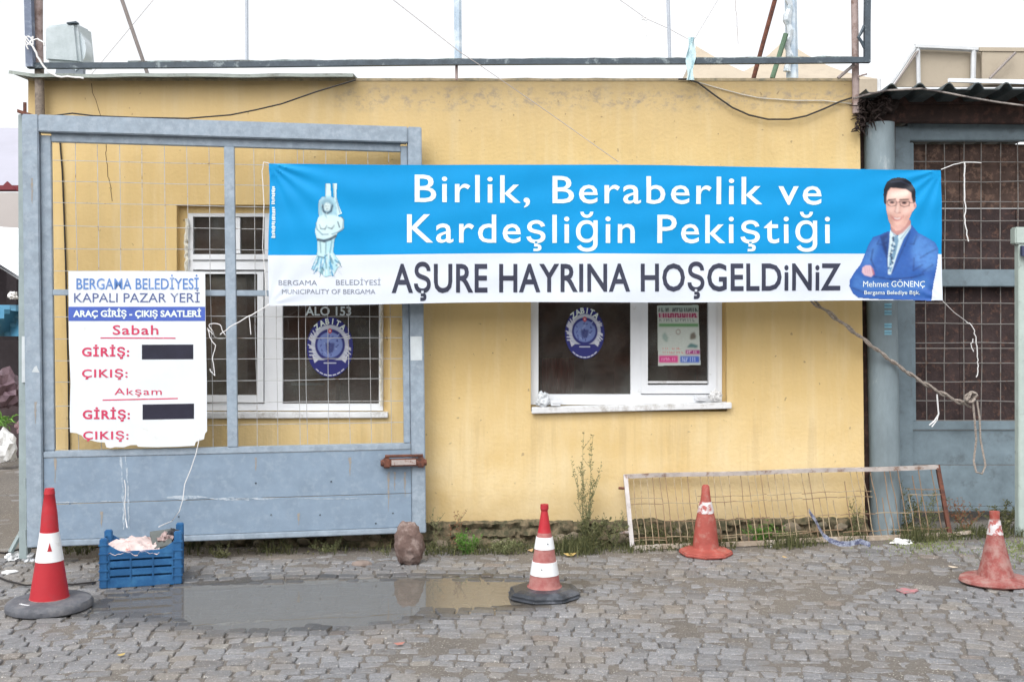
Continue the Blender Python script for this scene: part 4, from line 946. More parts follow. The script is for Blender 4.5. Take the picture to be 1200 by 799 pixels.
# black cables
line('sagging_cable', 'black cable sagging from the roof sheet down behind the top of the left gate', 'cable', [px2w(x, y, D - .13) for x, y in ((417, 94), (400, 99), (370, 108), (330, 122), (300, 129), (270, 135), (220, 139), (160, 138), (110, 136), (85, 133), (62, 136))], .0055, M_cable)
line('sagging_cable', 'black cable sagging from the parapet to the right corner below the sign frame', 'cable', [px2w(x, y, D - .03) for x, y in ((795, 93), (806, 93), (818, 97), (838, 112), (858, 126), (878, 135), (900, 140), (925, 140), (945, 136), (965, 128), (985, 119), (1004, 113))], .0065, M_cable)
line('sagging_cable', 'dusty pale cable crossing in front of the dark roof edge at the right', 'cable', [px2w(x, y, D - .36) for x, y in ((1000, 116), (1012, 112), (1040, 106), (1080, 104), (1110, 109), (1140, 115), (1170, 120), (1200, 124), (1260, 129))], .007, M_cable_dusty)
line('wall_cable', 'black cable running down the yellow wall behind the left gate post', 'cable', [px2w(x, y, D - .01) for x, y in ((70, 163), (73, 200), (75, 250), (77, 310), (78, 360), (80, 430), (81, 520), (82, 600))], .006, M_cable)
line('dusty_wire', 'pale wire lying across the patched band near the top of the wall', 'wire', [px2w(x, y, D - .012) for x, y in ((806, 93), (840, 103), (870, 111), (890, 115), (930, 118), (965, 118), (1000, 122))], .004, mat('pale_wire', (.58, .55, .48), .7, .2, 30))
line('guy_wire', 'thin pale guy wire running down from the sky across the wall to the banner top', 'wire', [px2w(448, -10, D - .6), px2w(540, 62, D - .5), px2w(560, 75, D - .48), px2w(640, 130, D - .4), px2w(725, 190, D - .38)], .0026, mat('guy_wire_grey', (.42, .38, .36), .6))
line('guy_wire', 'faint wire slanting up to the right over the left part of the roof', 'wire', [px2w(105, 90, D), px2w(184, -5, D + .2)], .0022, MATS['guy_wire_grey'])
kw = thing('guy_wire', 'wire with a knotted scrap of string above the roof in front of the sky', 'wire', tuple(px2w(757, 22, D)))
line('strand', 0, 0, [px2w(718, -6, D), px2w(757, 22, D), px2w(784, 34, D), px2w(806, 46, D)], .0022, MATS['guy_wire_grey'], par=kw)
line('knot', 0, 0, [px2w(755 + 3 * math.cos(t * 2), 22 + 2 * math.sin(t * 3), D) for t in np.linspace(0, 5, 16)], .004, M_string, par=kw)
line('loose_end', 0, 0, jag([(757, 24), (757, 34), (758, 43)], D, .6), .003, M_string, par=kw)
line('guy_wire', 'faint wire rising from the pale rag on the roof rail', 'wire', [px2w(814, 46, D), px2w(845, -6, D)], .0018, MATS['guy_wire_grey'])
line('guy_wire', 'faint crinkled wire hanging in the sky above the beige tent', 'wire', jag([(862, -5), (863, 20), (865, 52)], D + .3, .6), .0025, MATS['guy_wire_grey'])

# ------------------------------------------------------------------ hoarding frame on the roof
fr_ = thing('sign_frame', 'empty steel hoarding frame of dark tubes and poles standing along the roof', 'frame', (X(35), -.1, ZT))
def bar(nm, a, b_, r, m_, t=D - .09, n=8, t1=None, par=fr_):
    k_ = 8; p0, p1 = px2w(*a, t), px2w(*b_, t1 or t); mb = MB(); mb.tube([p0.lerp(p1, i / k_) + Vector((0, 0, random.uniform(-.001, .001))) for i in range(k_ + 1)], r, n); return mb.build(nm, m_, par, smooth=n > 5)
mb = MB(); n = 60; pts = []                    # long bottom rail, square section
for i in range(n + 1):
    q = i / n; x = 33 + (1019 - 33) * q; y = 77.5 - 7 * q + .5 * math.sin(q * 9); pts.append(px2w(x, y, D - .12))
mb.tube(pts, .026, 4); mb.build('bottom_rail', M_dark_bar, fr_)
mb = MB(); n = 70; pts = []                    # line of flaking rope and dirt lying on the rail
for i in range(n + 1):
    q = i / n; x = 150 + (1000 - 150) * q; y = 72.8 - 5.4 * q + random.uniform(-.5, .3); pts.append(px2w(x, y, D - .12))
mb.tube(pts, [.004 + .007 * random.random() for _ in pts], 4); mb.build('crust', mat('flaky_crust', (.26, .32, .32), .9, .4, 30, (.1, .1, .1), 20, .5, .1), fr_)
mb = MB(); mb.tube([px2w(33, -40, D - .14), px2w(35, 40, D - .14), px2w(36, 79, D - .14)], .034, 4); mb.build('corner_post', mat('slate_blue_tube', (.13, .16, .23), .5, .25, 8, (.35, .4, .46), 8, .6, .06), fr_)
mb = MB(); mb.tube([px2w(1017, -40, D - .12), px2w(1016, 30, D - .12), px2w(1016, 74, D - .12)], .027, 4); mb.build('corner_post', M_dark_bar, fr_)
mb = MB(); mb.tube([px2w(x, y, D - .12) for x, y in ((1013, 30), (1009, 39), (1006, 44), (1010, 50), (1014, 58), (1016, 66))], .011, 6); mb.build('scroll_brace', M_dark_bar, fr_)
bar('upright', (289, -30), (289.5, 76), .0105, mat('pale_tube', (.42, .46, .52), .5)); bar('upright', (536, -30), (537, 72), .027, M_pale_pole); bar('upright_foot', (535, 76), (535, 94), .010, M_rust_pole)
bar('upright', (782, -30), (785, 76), .012, MATS['pale_tube']); bar('brace', (138, -14), (174, 90), .013, mat('taupe_tube', (.24, .21, .20), .6), t=D, t1=D + .1)
bar('brace', (912, -14), (883, 92), .016, M_rust, t=D, t1=D + .1); bar('brace', (921, 40), (905, 92), .018, mat('green_tube', (.10, .17, .11), .6), t=D + .1)
bar('brace', (982, 92), (1001, 76), .012, MATS['taupe_tube'])
bar('stub', (1005, 90), (1016, 87), .006, M_rust_pole)
pp = thing('roof_mast', 'thick pale blue mast wrapped in sheeting behind the roof rail', 'mast', tuple(px2w(928, 92, D + .2)))
bar('pole', (926, -30), (928.5, 95), .042, M_pale_pole, t=D + .2, par=pp)
mb = MB(); mb.tube([px2w(924 + 2 * math.sin(y * .21), y, D + .15) for y in range(-30, 90, 6)], [.018 + .012 * random.random() for _ in range(-30, 90, 6)], 6); mb.build('wrapping', mat('pale_sheeting', (.55, .60, .64), .6, .2, 20, (.25, .32, .36), 14, .58, .06), pp)
bar('cap', (1, 1), (1, 1), .001, M_rust) if False else None
lpole = thing('rusty_pole', 'rusty pale pole standing at the left corner in front of the wall above the gate', 'pole', tuple(px2w(46, 136, D - .1)))
mb = MB(); mb.tube([px2w(45, -30, D - .07), px2w(45, 40, D - .07), px2w(46, 78, D - .07)], .029, 12); mb.build('upper_length', M_rust_pole, lpole, smooth=True)
mb = MB(); mb.tube([px2w(46, 78, D - .07), px2w(46.5, 110, D - .07), px2w(47, 137, D - .07)], .031, 12); mb.build('lower_length', mat('brown_scaled_pole', (.24, .20, .165), .9, .35, 14, (.10, .08, .07), 16, .55, .08), lpole, smooth=True)
rpole = thing('rusty_pole', 'rusty pale pole rising along the right corner of the yellow building', 'pole', tuple(px2w(1001, 116, D - .05)))
mb = MB(); mb.tube([px2w(1001, -30, D - .05), px2w(1002, 40, D - .05), px2w(1003, 133, D - .05)], .024, 12); mb.build('shaft', M_rust_pole, rpole, smooth=True)
s5 = thing('tie_string', 'white string knotted round the corner post and rusty pole at upper left', 'string', tuple(px2w(38, 48, D - .2)))
line('knot', 0, 0, [px2w(34 + 5 * math.cos(t * 1.7), 48 + 5 * math.sin(t * 2.3), D - .2) for t in np.linspace(0, 8, 40)], .005, M_string, par=s5)
line('strand', 0, 0, jag([(36, 48), (44, 46), (51, 50), (52, 54)], D - .2, .5), .006, M_string, par=s5)
line('strand', 0, 0, jag([(36, 52), (42, 62), (48, 74), (56, 84), (66, 90), (85, 90), (98, 92)], D - .2, .7), .007, M_string, par=s5)
line('loose_end', 0, 0, jag([(32, 44), (30, 50), (33, 58)], D - .2, .7), .005, M_string, par=s5)
# pale rag tied on the rail
mb = MB(); vs = []
for i in range(17):
    q = i / 16
    for j in range(5): vs.append(px2w(806 + 9 * j / 4 + 1.5 * math.sin(q * 9 + j) - (2 * q), 44 + 50 * q, D - .15 - .01 * math.sin(j * 2.5 + q * 6)))
mb.add(vs, [(i * 5 + j, i * 5 + j + 1, i * 5 + 6 + j, i * 5 + 5 + j) for i in range(16) for j in range(4)])
tag(mb.build('rag', mat('pale_blue_rag', (.52, .68, .72), .8, .25, 20, (.3, .45, .5), 14, .6, .1), smooth=True), 'thin pale blue rag tied to the roof rail left of the beige tents', 'rag')
# flood lamp housing
fl = thing('flood_lamp', 'boxy pale teal lamp housing on the roof behind the upper left rail', 'lamp', tuple(px2w(75, 90, D + .3)))
tl = D + .3
M_lamp = mat('pale_teal_housing', (.40, .46, .48), .4, .12, 3, (.52, .58, .61), 3, .55, .1)
mb = MB(); mb.hexa(px2w(52, 72, tl), px2w(94, 75, tl), px2w(89, 26, tl), px2w(52, 30, tl), (.03, .22, 0)); mb.build('housing', M_lamp, fl, bevel=.02)
mb = MB(); mb.hexa(px2w(78, 28, tl - .01), px2w(90, 27, tl - .01), px2w(89, 25, tl - .01), px2w(78, 26.5, tl - .01), (0, .05, 0)); mb.build('clip', M_dark_bar, fl)
mb = MB(); c0 = px2w(92, 60, tl + .1); mb.add([(c0.x + .08 * math.sin(a) * (1 if a < 4 else 1) * 1.0 * max(0, math.sin(a)), c0.y + yy, c0.z + .16 * math.cos(a)) for a in np.linspace(0, math.pi, 9) for yy in (-.06, .06)], [(i * 2, i * 2 + 2, i * 2 + 3, i * 2 + 1) for i in range(8)] + [tuple(range(0, 18, 2)), tuple(range(17, 0, -2))]); mb.build('glass_cover', mat('lamp_cover', (.55, .62, .66), .2, .06), fl, smooth=True)
mb = MB(); mb.hexa(px2w(64, 92, tl + .05), px2w(97, 91, tl + .05), px2w(97, 80, tl + .05), px2w(66, 80, tl + .05), (0, .05, 0)); mb.build('bracket', M_dark_bar if False else mat('grey_bracket', (.22, .25, .29), .5), fl)

# ------------------------------------------------------------------ column, right gate, lean-to
col = thing('pipe_column', 'thick round grey blue pipe column at the right corner of the yellow building', 'column', (X(1034, 7.4), .05, rise(2.6)))
tc_ = 7.42
mb = MB(); mb.tube([px2w(1030, 145, tc_), px2w(1033, 330, tc_), px2w(1036, 500, tc_), px2w(1038, 635, tc_)], .103, 28); mb.build('shaft', M_column, col, smooth=True)
for px_, py_ in ((1038, 358), (1038, 366), (1036, 381), (1038, 389)):
    mb = MB(); a = px2w(px_, py_, tc_); vs = []
    for i in range(5):
        an = R(-90 + 4 + (i - 2) * 7); r_ = .1045
        for dz in (-.018, .014): vs.append((px2w(1033.5, py_, tc_).x + r_ * math.cos(an), tc_ - D + r_ * math.sin(an), a.z + dz))
    mb.add(vs, [(i * 2, i * 2 + 2, i * 2 + 3, i * 2 + 1) for i in range(4)]); mb.build('sticker', mat('pale_blue_sticker', (.22, .46, .58), .5, .2, 40), col)
    mb = MB(); mb.add([(v_[0], v_[1] - .0012, a.z + (-.004 if k_ % 2 == 0 else .000)) for k_, v_ in enumerate(vs)], [(i * 2, i * 2 + 2, i * 2 + 3, i * 2 + 1) for i in range(4)]); mb.build('sticker_line', mat('sticker_dark', (.03, .06, .12), .5), col)
TG = 7.66; YG = TG - D
g2 = thing('mesh_gate', 'dull blue grey gate with wire grid over rusty brown boards, closed beside the round column', 'gate', (X(1048, TG), YG, .1))
def q2(nm, x0, x1, y0, y1, ya, yb, m_=M_gate3, bev=.005, ln=(0, 0)):
    mb = MB(); mb.hexa((X(x0 + ln[0], TG), YG + ya, Z(y1, TG)), (X(x1 + ln[0], TG), YG + ya, Z(y1, TG)), (X(x1 + ln[1], TG), YG + ya, Z(y0, TG)), (X(x0 + ln[1], TG), YG + ya, Z(y0, TG)), (0, yb - ya, 0)); return mb.build(nm, m_, g2, bevel=bev)
XE = 1330
mb = MB(); mb.box(X(1013), X(1047, 7.5), .11, .14, .02, Z(122, TG)); mb.build('side_board', mat('dark_brown_fascia', (.045, .026, .022), .8, .5, 8, (.10, .05, .04), 16, .58, .06, bump=.4), g2)
q2('post', 1046, 1064, 150, 612, -.07, .03, ln=(3, -2)); q2('top_rail', 1060, XE, 146, 166, -.05, .03)
q2('inner_post', 1064.5, 1070, 168, 493, -.03, .02, ln=(2, -1)); q2('middle_rail', 1066, XE, 316, 336, -.04, .01)
q2('rail', 1065, XE, 493, 503, -.045, .02); q2('panel', 1067, XE, 503.5, 543.5, -.03, -.022, bev=.002); q2('panel', 1067, XE, 544.3, 592, -.03, -.022, bev=.002); q2('bottom_rail', 1067, XE, 592.5, 598, -.04, .02)
M_board2 = mat('rusty_brown_sheet', (.075, .048, .040), .9, .55, 9, (.16, .10, .075), 26, .56, .06, bump=.6, bscale=50)
M_board3 = mat('dark_brown_sheet', (.045, .030, .030), .9, .5, 9, (.12, .065, .05), 30, .6, .06, bump=.6, bscale=50)
for i, (a, b_, m_) in enumerate(((168, 243, M_board2), (243.8, 316, M_board3), (330, 408, M_board3), (408.8, 493, M_board3))):
    for x0_, x1_ in ((1062, 1128), (1128.6, 1194), (1194.6, XE)):
        q2('backing_board', x0_, x1_, a, b_, .05 + random.uniform(0, .006), .065, m_, 0)
vx = [X(p, TG) for p in (1086, 1108, 1130, 1151, 1173, 1194, 1216, 1238, 1260, 1282, 1304)]
hz = [Z(p, TG) for p in (190, 213, 236, 259, 282, 303, 355, 379, 402, 425, 447, 470)]
def g2b(mb, nm, m_): return mb.build(nm, m_, g2)
wires(g2, vx, hz, Z(494, TG), Z(166, TG), X(1066, TG), X(XE, TG), YG + .012, .0036, M_wire2, g2b, .005)
op = thing('slim_post', 'pale green capped post at the far right edge in front of the brown gate', 'post', (X(1197, 7.1), -.25, .1))
mb = MB(); mb.hexa(px2w(1194, 650, 7.1), px2w(1206, 650, 7.1), px2w(1206, 286, 7.1), px2w(1193.5, 286, 7.1), (0, .06, 0)); mb.build('shaft', mat('pale_green_paint', (.40, .47, .44), .5, .15, 6, (.25, .28, .27), 10, .62, .06), op, bevel=.004)
mb = MB(); mb.hexa(px2w(1190, 286, 7.09), px2w(1210, 286, 7.09), px2w(1210, 266, 7.09), px2w(1190, 266, 7.09), (0, .08, 0)); mb.build('cap', MATS['pale_green_paint'], op, bevel=.008)
mb = MB(); mb.hexa(px2w(1198, 300, 7.05), px2w(1210, 300, 7.05), px2w(1210, 288, 7.05), px2w(1198, 288, 7.05), (0, .03, 0)); mb.build('plate', mat('navy_plate', (.05, .06, .12), .5), op)
# lean-to roof on the right
M_fascia = mat('dark_brown_fascia', (.045, .026, .022), .8, .5, 8, (.10, .05, .04), 16, .58, .06, bump=.4)
lt = thing('lean_to_roof', 'dark sagging lean-to roof edge with corrugated sheets over the right gate', 'roof', (X(1010, 7.2), -.15, 2.95))
mb = MB(); mb.hexa(px2w(1020, 143, 7.5), px2w(XE, 146, 7.5), px2w(XE, 122, 7.5), px2w(1012, 122, 7.5), (0, .06, 0)); mb.build('fascia_board', M_fascia, lt, bevel=.006)
mb = MB(); mb.hexa(px2w(1012, 121.5, 7.47), px2w(XE, 121.5, 7.47), px2w(XE, 104, 7.47), px2w(1018, 108, 7.47), (0, .06, 0)); mb.build('fascia_board', M_fascia, lt, bevel=.006)
def corr(x0_, x1_, nm, sh):
    mb = MB(); n = int((x1_ - x0_) / 2.2); vs = []; tt = 7.2
    for i in range(n + 1):
        px_ = x0_ + (x1_ - x0_) * i / n; ph = ((px_ - 1075) / 33.5) % 1; d_ = min(ph, 1 - ph)
        hgt = 7.5 * max(0, 1 - (d_ / .22) ** 2); base = 106.5 - .006 * (px_ - 1060) + (0 if px_ > 1045 else (1045 - px_) * .14)
        for tt_, dz in ((7.15, 0), (9.6, -.12)):
            p = px2w(px_, base - hgt, 7.2); vs.append(Vector((p.x, tt_ - D, p.z + dz + sh)))
            vs.append(vs[-1] - Vector((0, 0, .008)))
    mb.add(vs, [(i * 4 + p, i * 4 + (p + 1) % 4 if False else i * 4 + q_, i * 4 + 4 + q_, i * 4 + 4 + p) for i in range(n) for p, q_ in ((0, 2), (2, 3), (3, 1), (1, 0))])
    return mb.build(nm, mat('dark_corrugated_sheet', (.05, .065, .07), .6, .4, 8, (.12, .13, .12), 9, .6, .06), lt)
corr(1012, 1122, 'roof_sheet', 0); corr(1122.5, 1232, 'roof_sheet', .001); corr(1232.5, XE, 'roof_sheet', 0)
mb = MB()                                      # tangle of dark straw and roots under the corner
for i in range(200):
    x = 1004 + 40 * random.random() ** 1.5; y = 112 + random.random() * (44 * max(.15, 1 - (x - 1006) / 58)); p = px2w(x, y, 7.26 + .16 * random.random())
    d_ = Vector((random.uniform(-.06, .06), random.uniform(-.03, .03), random.uniform(-.07, .03))); mb.tube([p, p + d_ * .5 + Vector((random.uniform(-.02, .02), 0, 0)), p + d_], [.006, .005, .002], 3, cap=False)
o = mb.build('dead_growth', mat('dark_dead_fibre', (.03, .02, .018), .95, .4, 30), lt); o['kind'] = 'stuff'
for cx, cy, r_ in ((1024, 128, .09), (1016, 142, .06), (1040, 120, .07)):
    mb = MB(); rock(mb, px2w(cx, cy, 7.42), r_, 1.1, .6, 1.0, seed=cx, rough=.5); mb.build('dirt_clump', MATS['dark_dead_fibre'], lt)
# beige tarpaulins on a white frame above the right roof
M_beige = mat('beige_tarpaulin', (.40, .345, .27), .8, .08, 2, (.34, .29, .23), 5, .6, .1, bump=.1)
t3 = 9.0
tp = thing('tarpaulin_shelter', 'beige tarpaulin shelter on a pale metal frame above the right lean-to roof', 'shelter', tuple(px2w(1120, 100, t3)))
mb = MB(); mb.hexa(px2w(1046, 102, t3 + .05), px2w(1345, 102, t3 + .05), px2w(1345, 62, t3 + .05), px2w(1075, 58, t3 + .05), (0, .02, 0)); mb.build('front_sheet', M_beige, tp)
mb = MB(); mb.hexa(px2w(1151, 99, t3 - .03), px2w(1345, 99, t3 - .03), px2w(1345, 60, t3 - .03), px2w(1151, 57, t3 - .03), (0, .02, 0)); mb.build('side_sheet', M_beige, tp)
mb = MB(); mb.hexa(px2w(1148, 60, t3 - .04), px2w(1345, 62, t3 - .04), px2w(1345, 57, t3 - .04), px2w(1148, 55.5, t3 - .04), (0, .03, 0)); mb.build('hem', M_beige, tp)
M_tubew = mat('pale_frame_tube', (.56, .58, .60), .5, .15, 6)
for nm, a, b_, r_ in (('top_rail', (1072, 54.5), (1151, 58), .026), ('brace', (1073, 55), (1040, 104), .017), ('upright', (1075.5, 56), (1076.5, 100), .018), ('upright', (1141, 58), (1140, 98), .022)):
    bar(nm, a, b_, r_, M_tubew, t=t3, par=tp, n=6)
bar('prop', (1190, 62), (1160, 92), .011, MATS['taupe_tube'], t=t3 - .1, par=tp)
bar('brace_lining', (1076, 60), (1048, 100), .008, MATS['taupe_tube'], t=t3 - .03, par=tp)
mb = MB(); mb.hexa(px2w(1112, 96, 8.0), px2w(1345, 103, 8.0), px2w(1345, 96, 8.2), px2w(1112, 92, 8.2), (0, .02, 0)); tag(mb.build('sheet_metal', mat('pale_sheet_metal', (.60, .64, .68), .4, .15, 6)), 'pale loose metal sheet lying on the right lean-to roof', 'sheet')

# beige tents behind the roof
def tent(nm, lab, apex, bl, br, t, cat='tent', m_=M_beige, open_=True):
    r_ = thing(nm, lab, cat, (X(apex[0], t), t - D, 0)); A_ = px2w(*apex, t); z1 = Z(bl[1], t); xl, xr = X(bl[0], t), X(br[0], t); hy = (xr - xl) / 2; yc = t - D
    crn = [(xl, yc - hy, z1), (xr, yc - hy, z1), (xr, yc + hy, z1), (xl, yc + hy, z1)]
    for i in range(4):
        mb = MB(); a, b_ = Vector(crn[i]), Vector(crn[(i + 1) % 4]); n = 8; vs = []
        for j in range(n + 1):
            for k_ in range(n + 1):
                p = a.lerp(b_, k_ / n).lerp(A_, j / n); p.z -= .10 * hy * math.sin(math.pi * j / n) ; vs.append(p)
        mb.add(vs, [(j * (n + 1) + k_, j * (n + 1) + k_ + 1, (j + 1) * (n + 1) + k_ + 1, (j + 1) * (n + 1) + k_) for j in range(n) for k_ in range(n)]); mb.build('roof_panel', m_, r_, smooth=True)
        mb = MB(); mb.hexa(a, b_, b_ - Vector((0, 0, -.0)), a, (0, 0, 0)) if False else mb.add([a, b_, b_ - Vector((0, 0, .22)), a - Vector((0, 0, .22))], [(0, 1, 2, 3)]); mb.build('valance', m_, r_)
        mb = MB(); mb.tube([(a.x, a.y, rise(a.x) if abs(a.x) < 9 else 0), a], .025, 8); mb.build('pole', M_tubew, r_)
    return r_
tent('market_tent', 'beige peaked market tent rising behind the roof beside the wrapped mast', (919, 47), (826, 112), (1000, 112), 15.0)
tent('market_tent', 'beige market tent with a low dark brown peak showing left of the taller one', (816, 54), (790, 112), (906, 100), 13.0)

# ------------------------------------------------------------------ leaning mesh panel
lp_ = thing('wire_screen', 'low rusty framed wire screen leaning against the wall foot at right', 'wire screen', tuple(px2w(740, 643, 7.2)))
def lw(u, v_):                                 # u along, v up
    bl, br, tl_, tr_ = px2w(741, 642, 7.16), px2w(1113, 626, 7.18), px2w(733, 558, 7.30), px2w(1099, 547, 7.24)
    return (bl.lerp(br, u)).lerp(tl_.lerp(tr_, u), v_)
def lbar(nm, a, b_, r_, m_, n=4, k_=10):
    mb = MB(); mb.tube([lw(a[0] + (b_[0] - a[0]) * i / k_, a[1] + (b_[1] - a[1]) * i / k_) + Vector((0, 0, .003 * math.sin(i * 1.3))) for i in range(k_ + 1)], r_, n); return mb.build(nm, m_, lp_)
M_pale_rust = mat('pale_rusty_frame', (.40, .36, .34), .8, .3, 9, (.18, .11, .08), 14, .58, .06)
lbar('top_rail', (-.005, 1), (1.0, 1), .019, M_pale_rust); lbar('bottom_rail', (-.005, 0), (1.0, 0), .020, mat('earthy_frame', (.33, .27, .21), .9, .35, 9, (.5, .47, .43), 9, .6, .08))
mb = MB(); mb.tube([lw(1.0, 0), px2w(1138, 623, 7.15)], .014, 4); mb.build('rail_end', MATS['earthy_frame'], lp_)
lbar('side_post', (0, -.02), (0, 1.02), .020, mat('whitish_rusty_frame', (.50, .47, .46), .8, .25, 9, (.25, .15, .11), 12, .6, .06)); lbar('side_post', (1.0, -.0), (1.0, 1.03), .018, M_rust)
mb = MB(); mb.tube([lw(-.004, .83), lw(-.026, .84)], .009, 8); mb.build('hinge_stub', M_rust, lp_); mb = MB(); mb.tube([lw(-.004, .22), lw(-.035, .22)], .010, 8); mb.build('hinge_stub', M_pale_rust, lp_)
M_thin = mat('ochre_rusty_wire', (.36, .29, .19), .8, .3, 20, (.2, .12, .07), 14, .55, .08); M_thin2 = mat('brown_rusty_wire', (.24, .16, .10), .8, .3, 20)
NW = 46
for i in range(1, NW):
    u = i / NW + random.uniform(-.003, .003); mb = MB(); j_ = random.uniform(-.003, .003)
    if random.random() < .10: continue
    top_ = .97 if random.random() > .15 else random.uniform(.5, .9)
    mb.tube([lw(u + j_ * math.sin(k_ * 1.7), .02 + (top_ - .02) * k_ / 5) for k_ in range(6)], .0034, 4); mb.build('wire', random.choice([M_thin, M_thin, M_thin2]), lp_)
for v_ in (.10, .13, .35, .60, .68):
    for k_ in range(9):
        if random.random() < .3: continue
        a = k_ / 9; mb = MB(); mb.tube([lw(a + .11 * q / 4, v_ + .01 * math.sin(q + k_)) - Vector((0, .004, 0)) for q in range(5)], .0032, 4); mb.build('wire', random.choice([M_thin, M_thin2]), lp_)

# ------------------------------------------------------------------ cones
M_cred = mat('cone_red_plastic', (.40, .018, .028), .5, .12, 5, (.34, .035, .045), 7, .6, .1, bump=.05)
M_cpink = mat('faded_cone_plastic', (.31, .095, .09), .7, .2, 9, (.40, .20, .18), 12, .52, .12, bump=.05)
M_cred2 = mat('scuffed_orange_red', (.32, .07, .055), .7, .25, 12, (.36, .17, .14), 14, .6, .08, bump=.1)
M_cdust = mat('dusty_red_plastic', (.26, .07, .062), .8, .3, 14, (.34, .20, .18), 16, .52, .1, bump=.15)
M_band = mat('reflective_white_band', (.74, .76, .78), .35, .06, 8, (.55, .56, .56), 16, .66, .06, bump=.04)
M_band2 = mat('peeling_white_band', (.58, .56, .57), .7, .25, 14, (.36, .10, .09), 22, .52, .04)
def conic(px, py, t, h, prof_r, lab, parts, tilt=0, rz=0):
    """prof_r: list of (height fraction, radius); parts: (name, f0, f1, material, lift)"""
    g_ = height(X(px, t), t - D); root = thing('traffic_cone', lab, 'traffic cone', (X(px, t), t - D, g_), rz, None, tilt)
    def rad(f):
        for (a, ra), (b_, rb) in zip(prof_r, prof_r[1:]):
            if a <= f <= b_: return ra + (rb - ra) * (f - a) / (b_ - a)
        return prof_r[-1][1]
    for nm, f0, f1, m_, lift in parts:
        k_ = 8; fs_ = sorted(set([f0 + (f1 - f0) * i / k_ for i in range(k_ + 1)] + [a for a, _ in prof_r if f0 < a < f1]))
        pr = [(rad(f) + lift, f * h) for f in fs_]
        if lift: pr = [(rad(f0) - .003, f0 * h)] + pr + [(rad(f1) - .003, f1 * h)]
        mb = MB(); mb.lathe(pr, 40); mb.build(nm, m_, root, local=True, smooth=True)
    return root, h
# front left: tall red, round black weight
r_, h = conic(58, 713, 5.79, .655, [(0.0, .112), (.06, .108), (.075, .103), (.62, .049), (.80, .040), (.95, .027), (.955, .029), (1, .024)], 'tall bright red traffic cone with one white band, left of the blue crate',
              [('body', .075, .955, M_cred, 0), ('collar', .955, 1.0, M_cred, 0), ('reflective_band', .405, .64, M_band, .0025), ('foot_lip', .07, .10, M_cpink, .003)], rz=.3)
mb = MB(); mb.lathe([(.150, 0), (.205, .001), (.222, .012), (.224, .034), (.212, .052), (.180, .060), (.13, .063), (.108, .064)], 48, jit=.006); mb.build('base', mat('dusty_black_rubber', (.085, .09, .105), .75, .2, 9, (.15, .15, .16), 12, .55, .1, bump=.4), r_, local=True, smooth=True)
mb = MB(); rr = .0745                                # small red triangle printed on the band, and pale flecks
def oncone(a, z, e=.004):
    r0 = .103 + (.049 - .103) * ((z / .655 - .075) / .545) + e; return (r0 * math.cos(a), r0 * math.sin(a), z)
ac = -math.pi / 2 - .3 + .42
mb.add([oncone(ac - .19, .325), oncone(ac, .325), oncone(ac + .19, .325), oncone(ac, .372), oncone(ac - .09, .348), oncone(ac + .09, .348)], [(0, 1, 4), (4, 1, 5), (1, 2, 5), (4, 5, 3)]); mb.build('printed_triangle', M_cred, r_, local=True)
mb = MB()
for i in range(5): a = -math.pi / 2 - .95 + i * .09; mb.box(.16 * math.cos(a) - .008, .16 * math.cos(a) + .006, .16 * math.sin(a) - .006, .16 * math.sin(a) + .004, .0625, .0640)
mb.build('paint_flecks', M_band, r_, local=True)
# middle: faded, two bands, octagonal dark foot
r_, h = conic(638, 697, 6.07, .53, [(0, .10), (.1, .096), (.16, .088), (.62, .048), (.74, .034), (.93, .019), (.955, .024), (1, .023)], 'faded pink red traffic cone with two white bands at the end of the puddle',
              [('body', .10, .70, M_cpink, 0), ('neck', .70, .93, M_cred, 0), ('knob', .93, 1.0, M_cred, 0), ('reflective_band', .255, .395, M_band, .003), ('reflective_band', .53, .655, M_band, .003), ('skirt', .10, .13, M_cpink, .006)], rz=.1)
mb = MB(); mb.lathe([(.18, 0), (.214, .004), (.217, .030), (.190, .050), (.155, .060), (.10, .064)], 8, jit=.035, caps=True); mb.build('base', mat('wet_black_rubber', (.035, .04, .05), .35, .4, 9, (.11, .12, .14), 9, .6, .1, bump=.4), r_, local=True, bevel=.012)
for a, z in ((-1.9, .175), (-1.35, .315)):
    mb = MB(); f = z / .53; r0 = .088 + (.048 - .088) * (f - .16) / .46 + .0045; mb.lathe([(.004, 0), (.004, .002)], 8); mb2 = MB(); mb2.add([(r0 * math.cos(a) + v_.x * -math.sin(a), r0 * math.sin(a) + v_.x * math.cos(a) - v_.z, z + v_.y) for v_ in mb.v], mb.f); mb2.build('rivet', MATS['dusty_black_rubber'], r_, local=True)
# by the wall
r_, h = conic(827, 647, 7.0, .455, [(0, .098), (.06, .092), (.09, .086), (.48, .066), (.56, .058), (.78, .034), (.98, .024), (1, .016)], 'orange red traffic cone with a peeling white band, in front of the leaning mesh panel',
              [('body', .07, 1.0, M_cred2, 0), ('reflective_band', .60, .76, M_band2, .0025)], rz=.2)
mb = MB(); mb.lathe([(.155, 0), (.178, .003), (.178, .022), (.165, .030), (.11, .040), (.088, .048)], 8, jit=.015); mb.build('base', M_cred2, r_, local=True, bevel=.006)
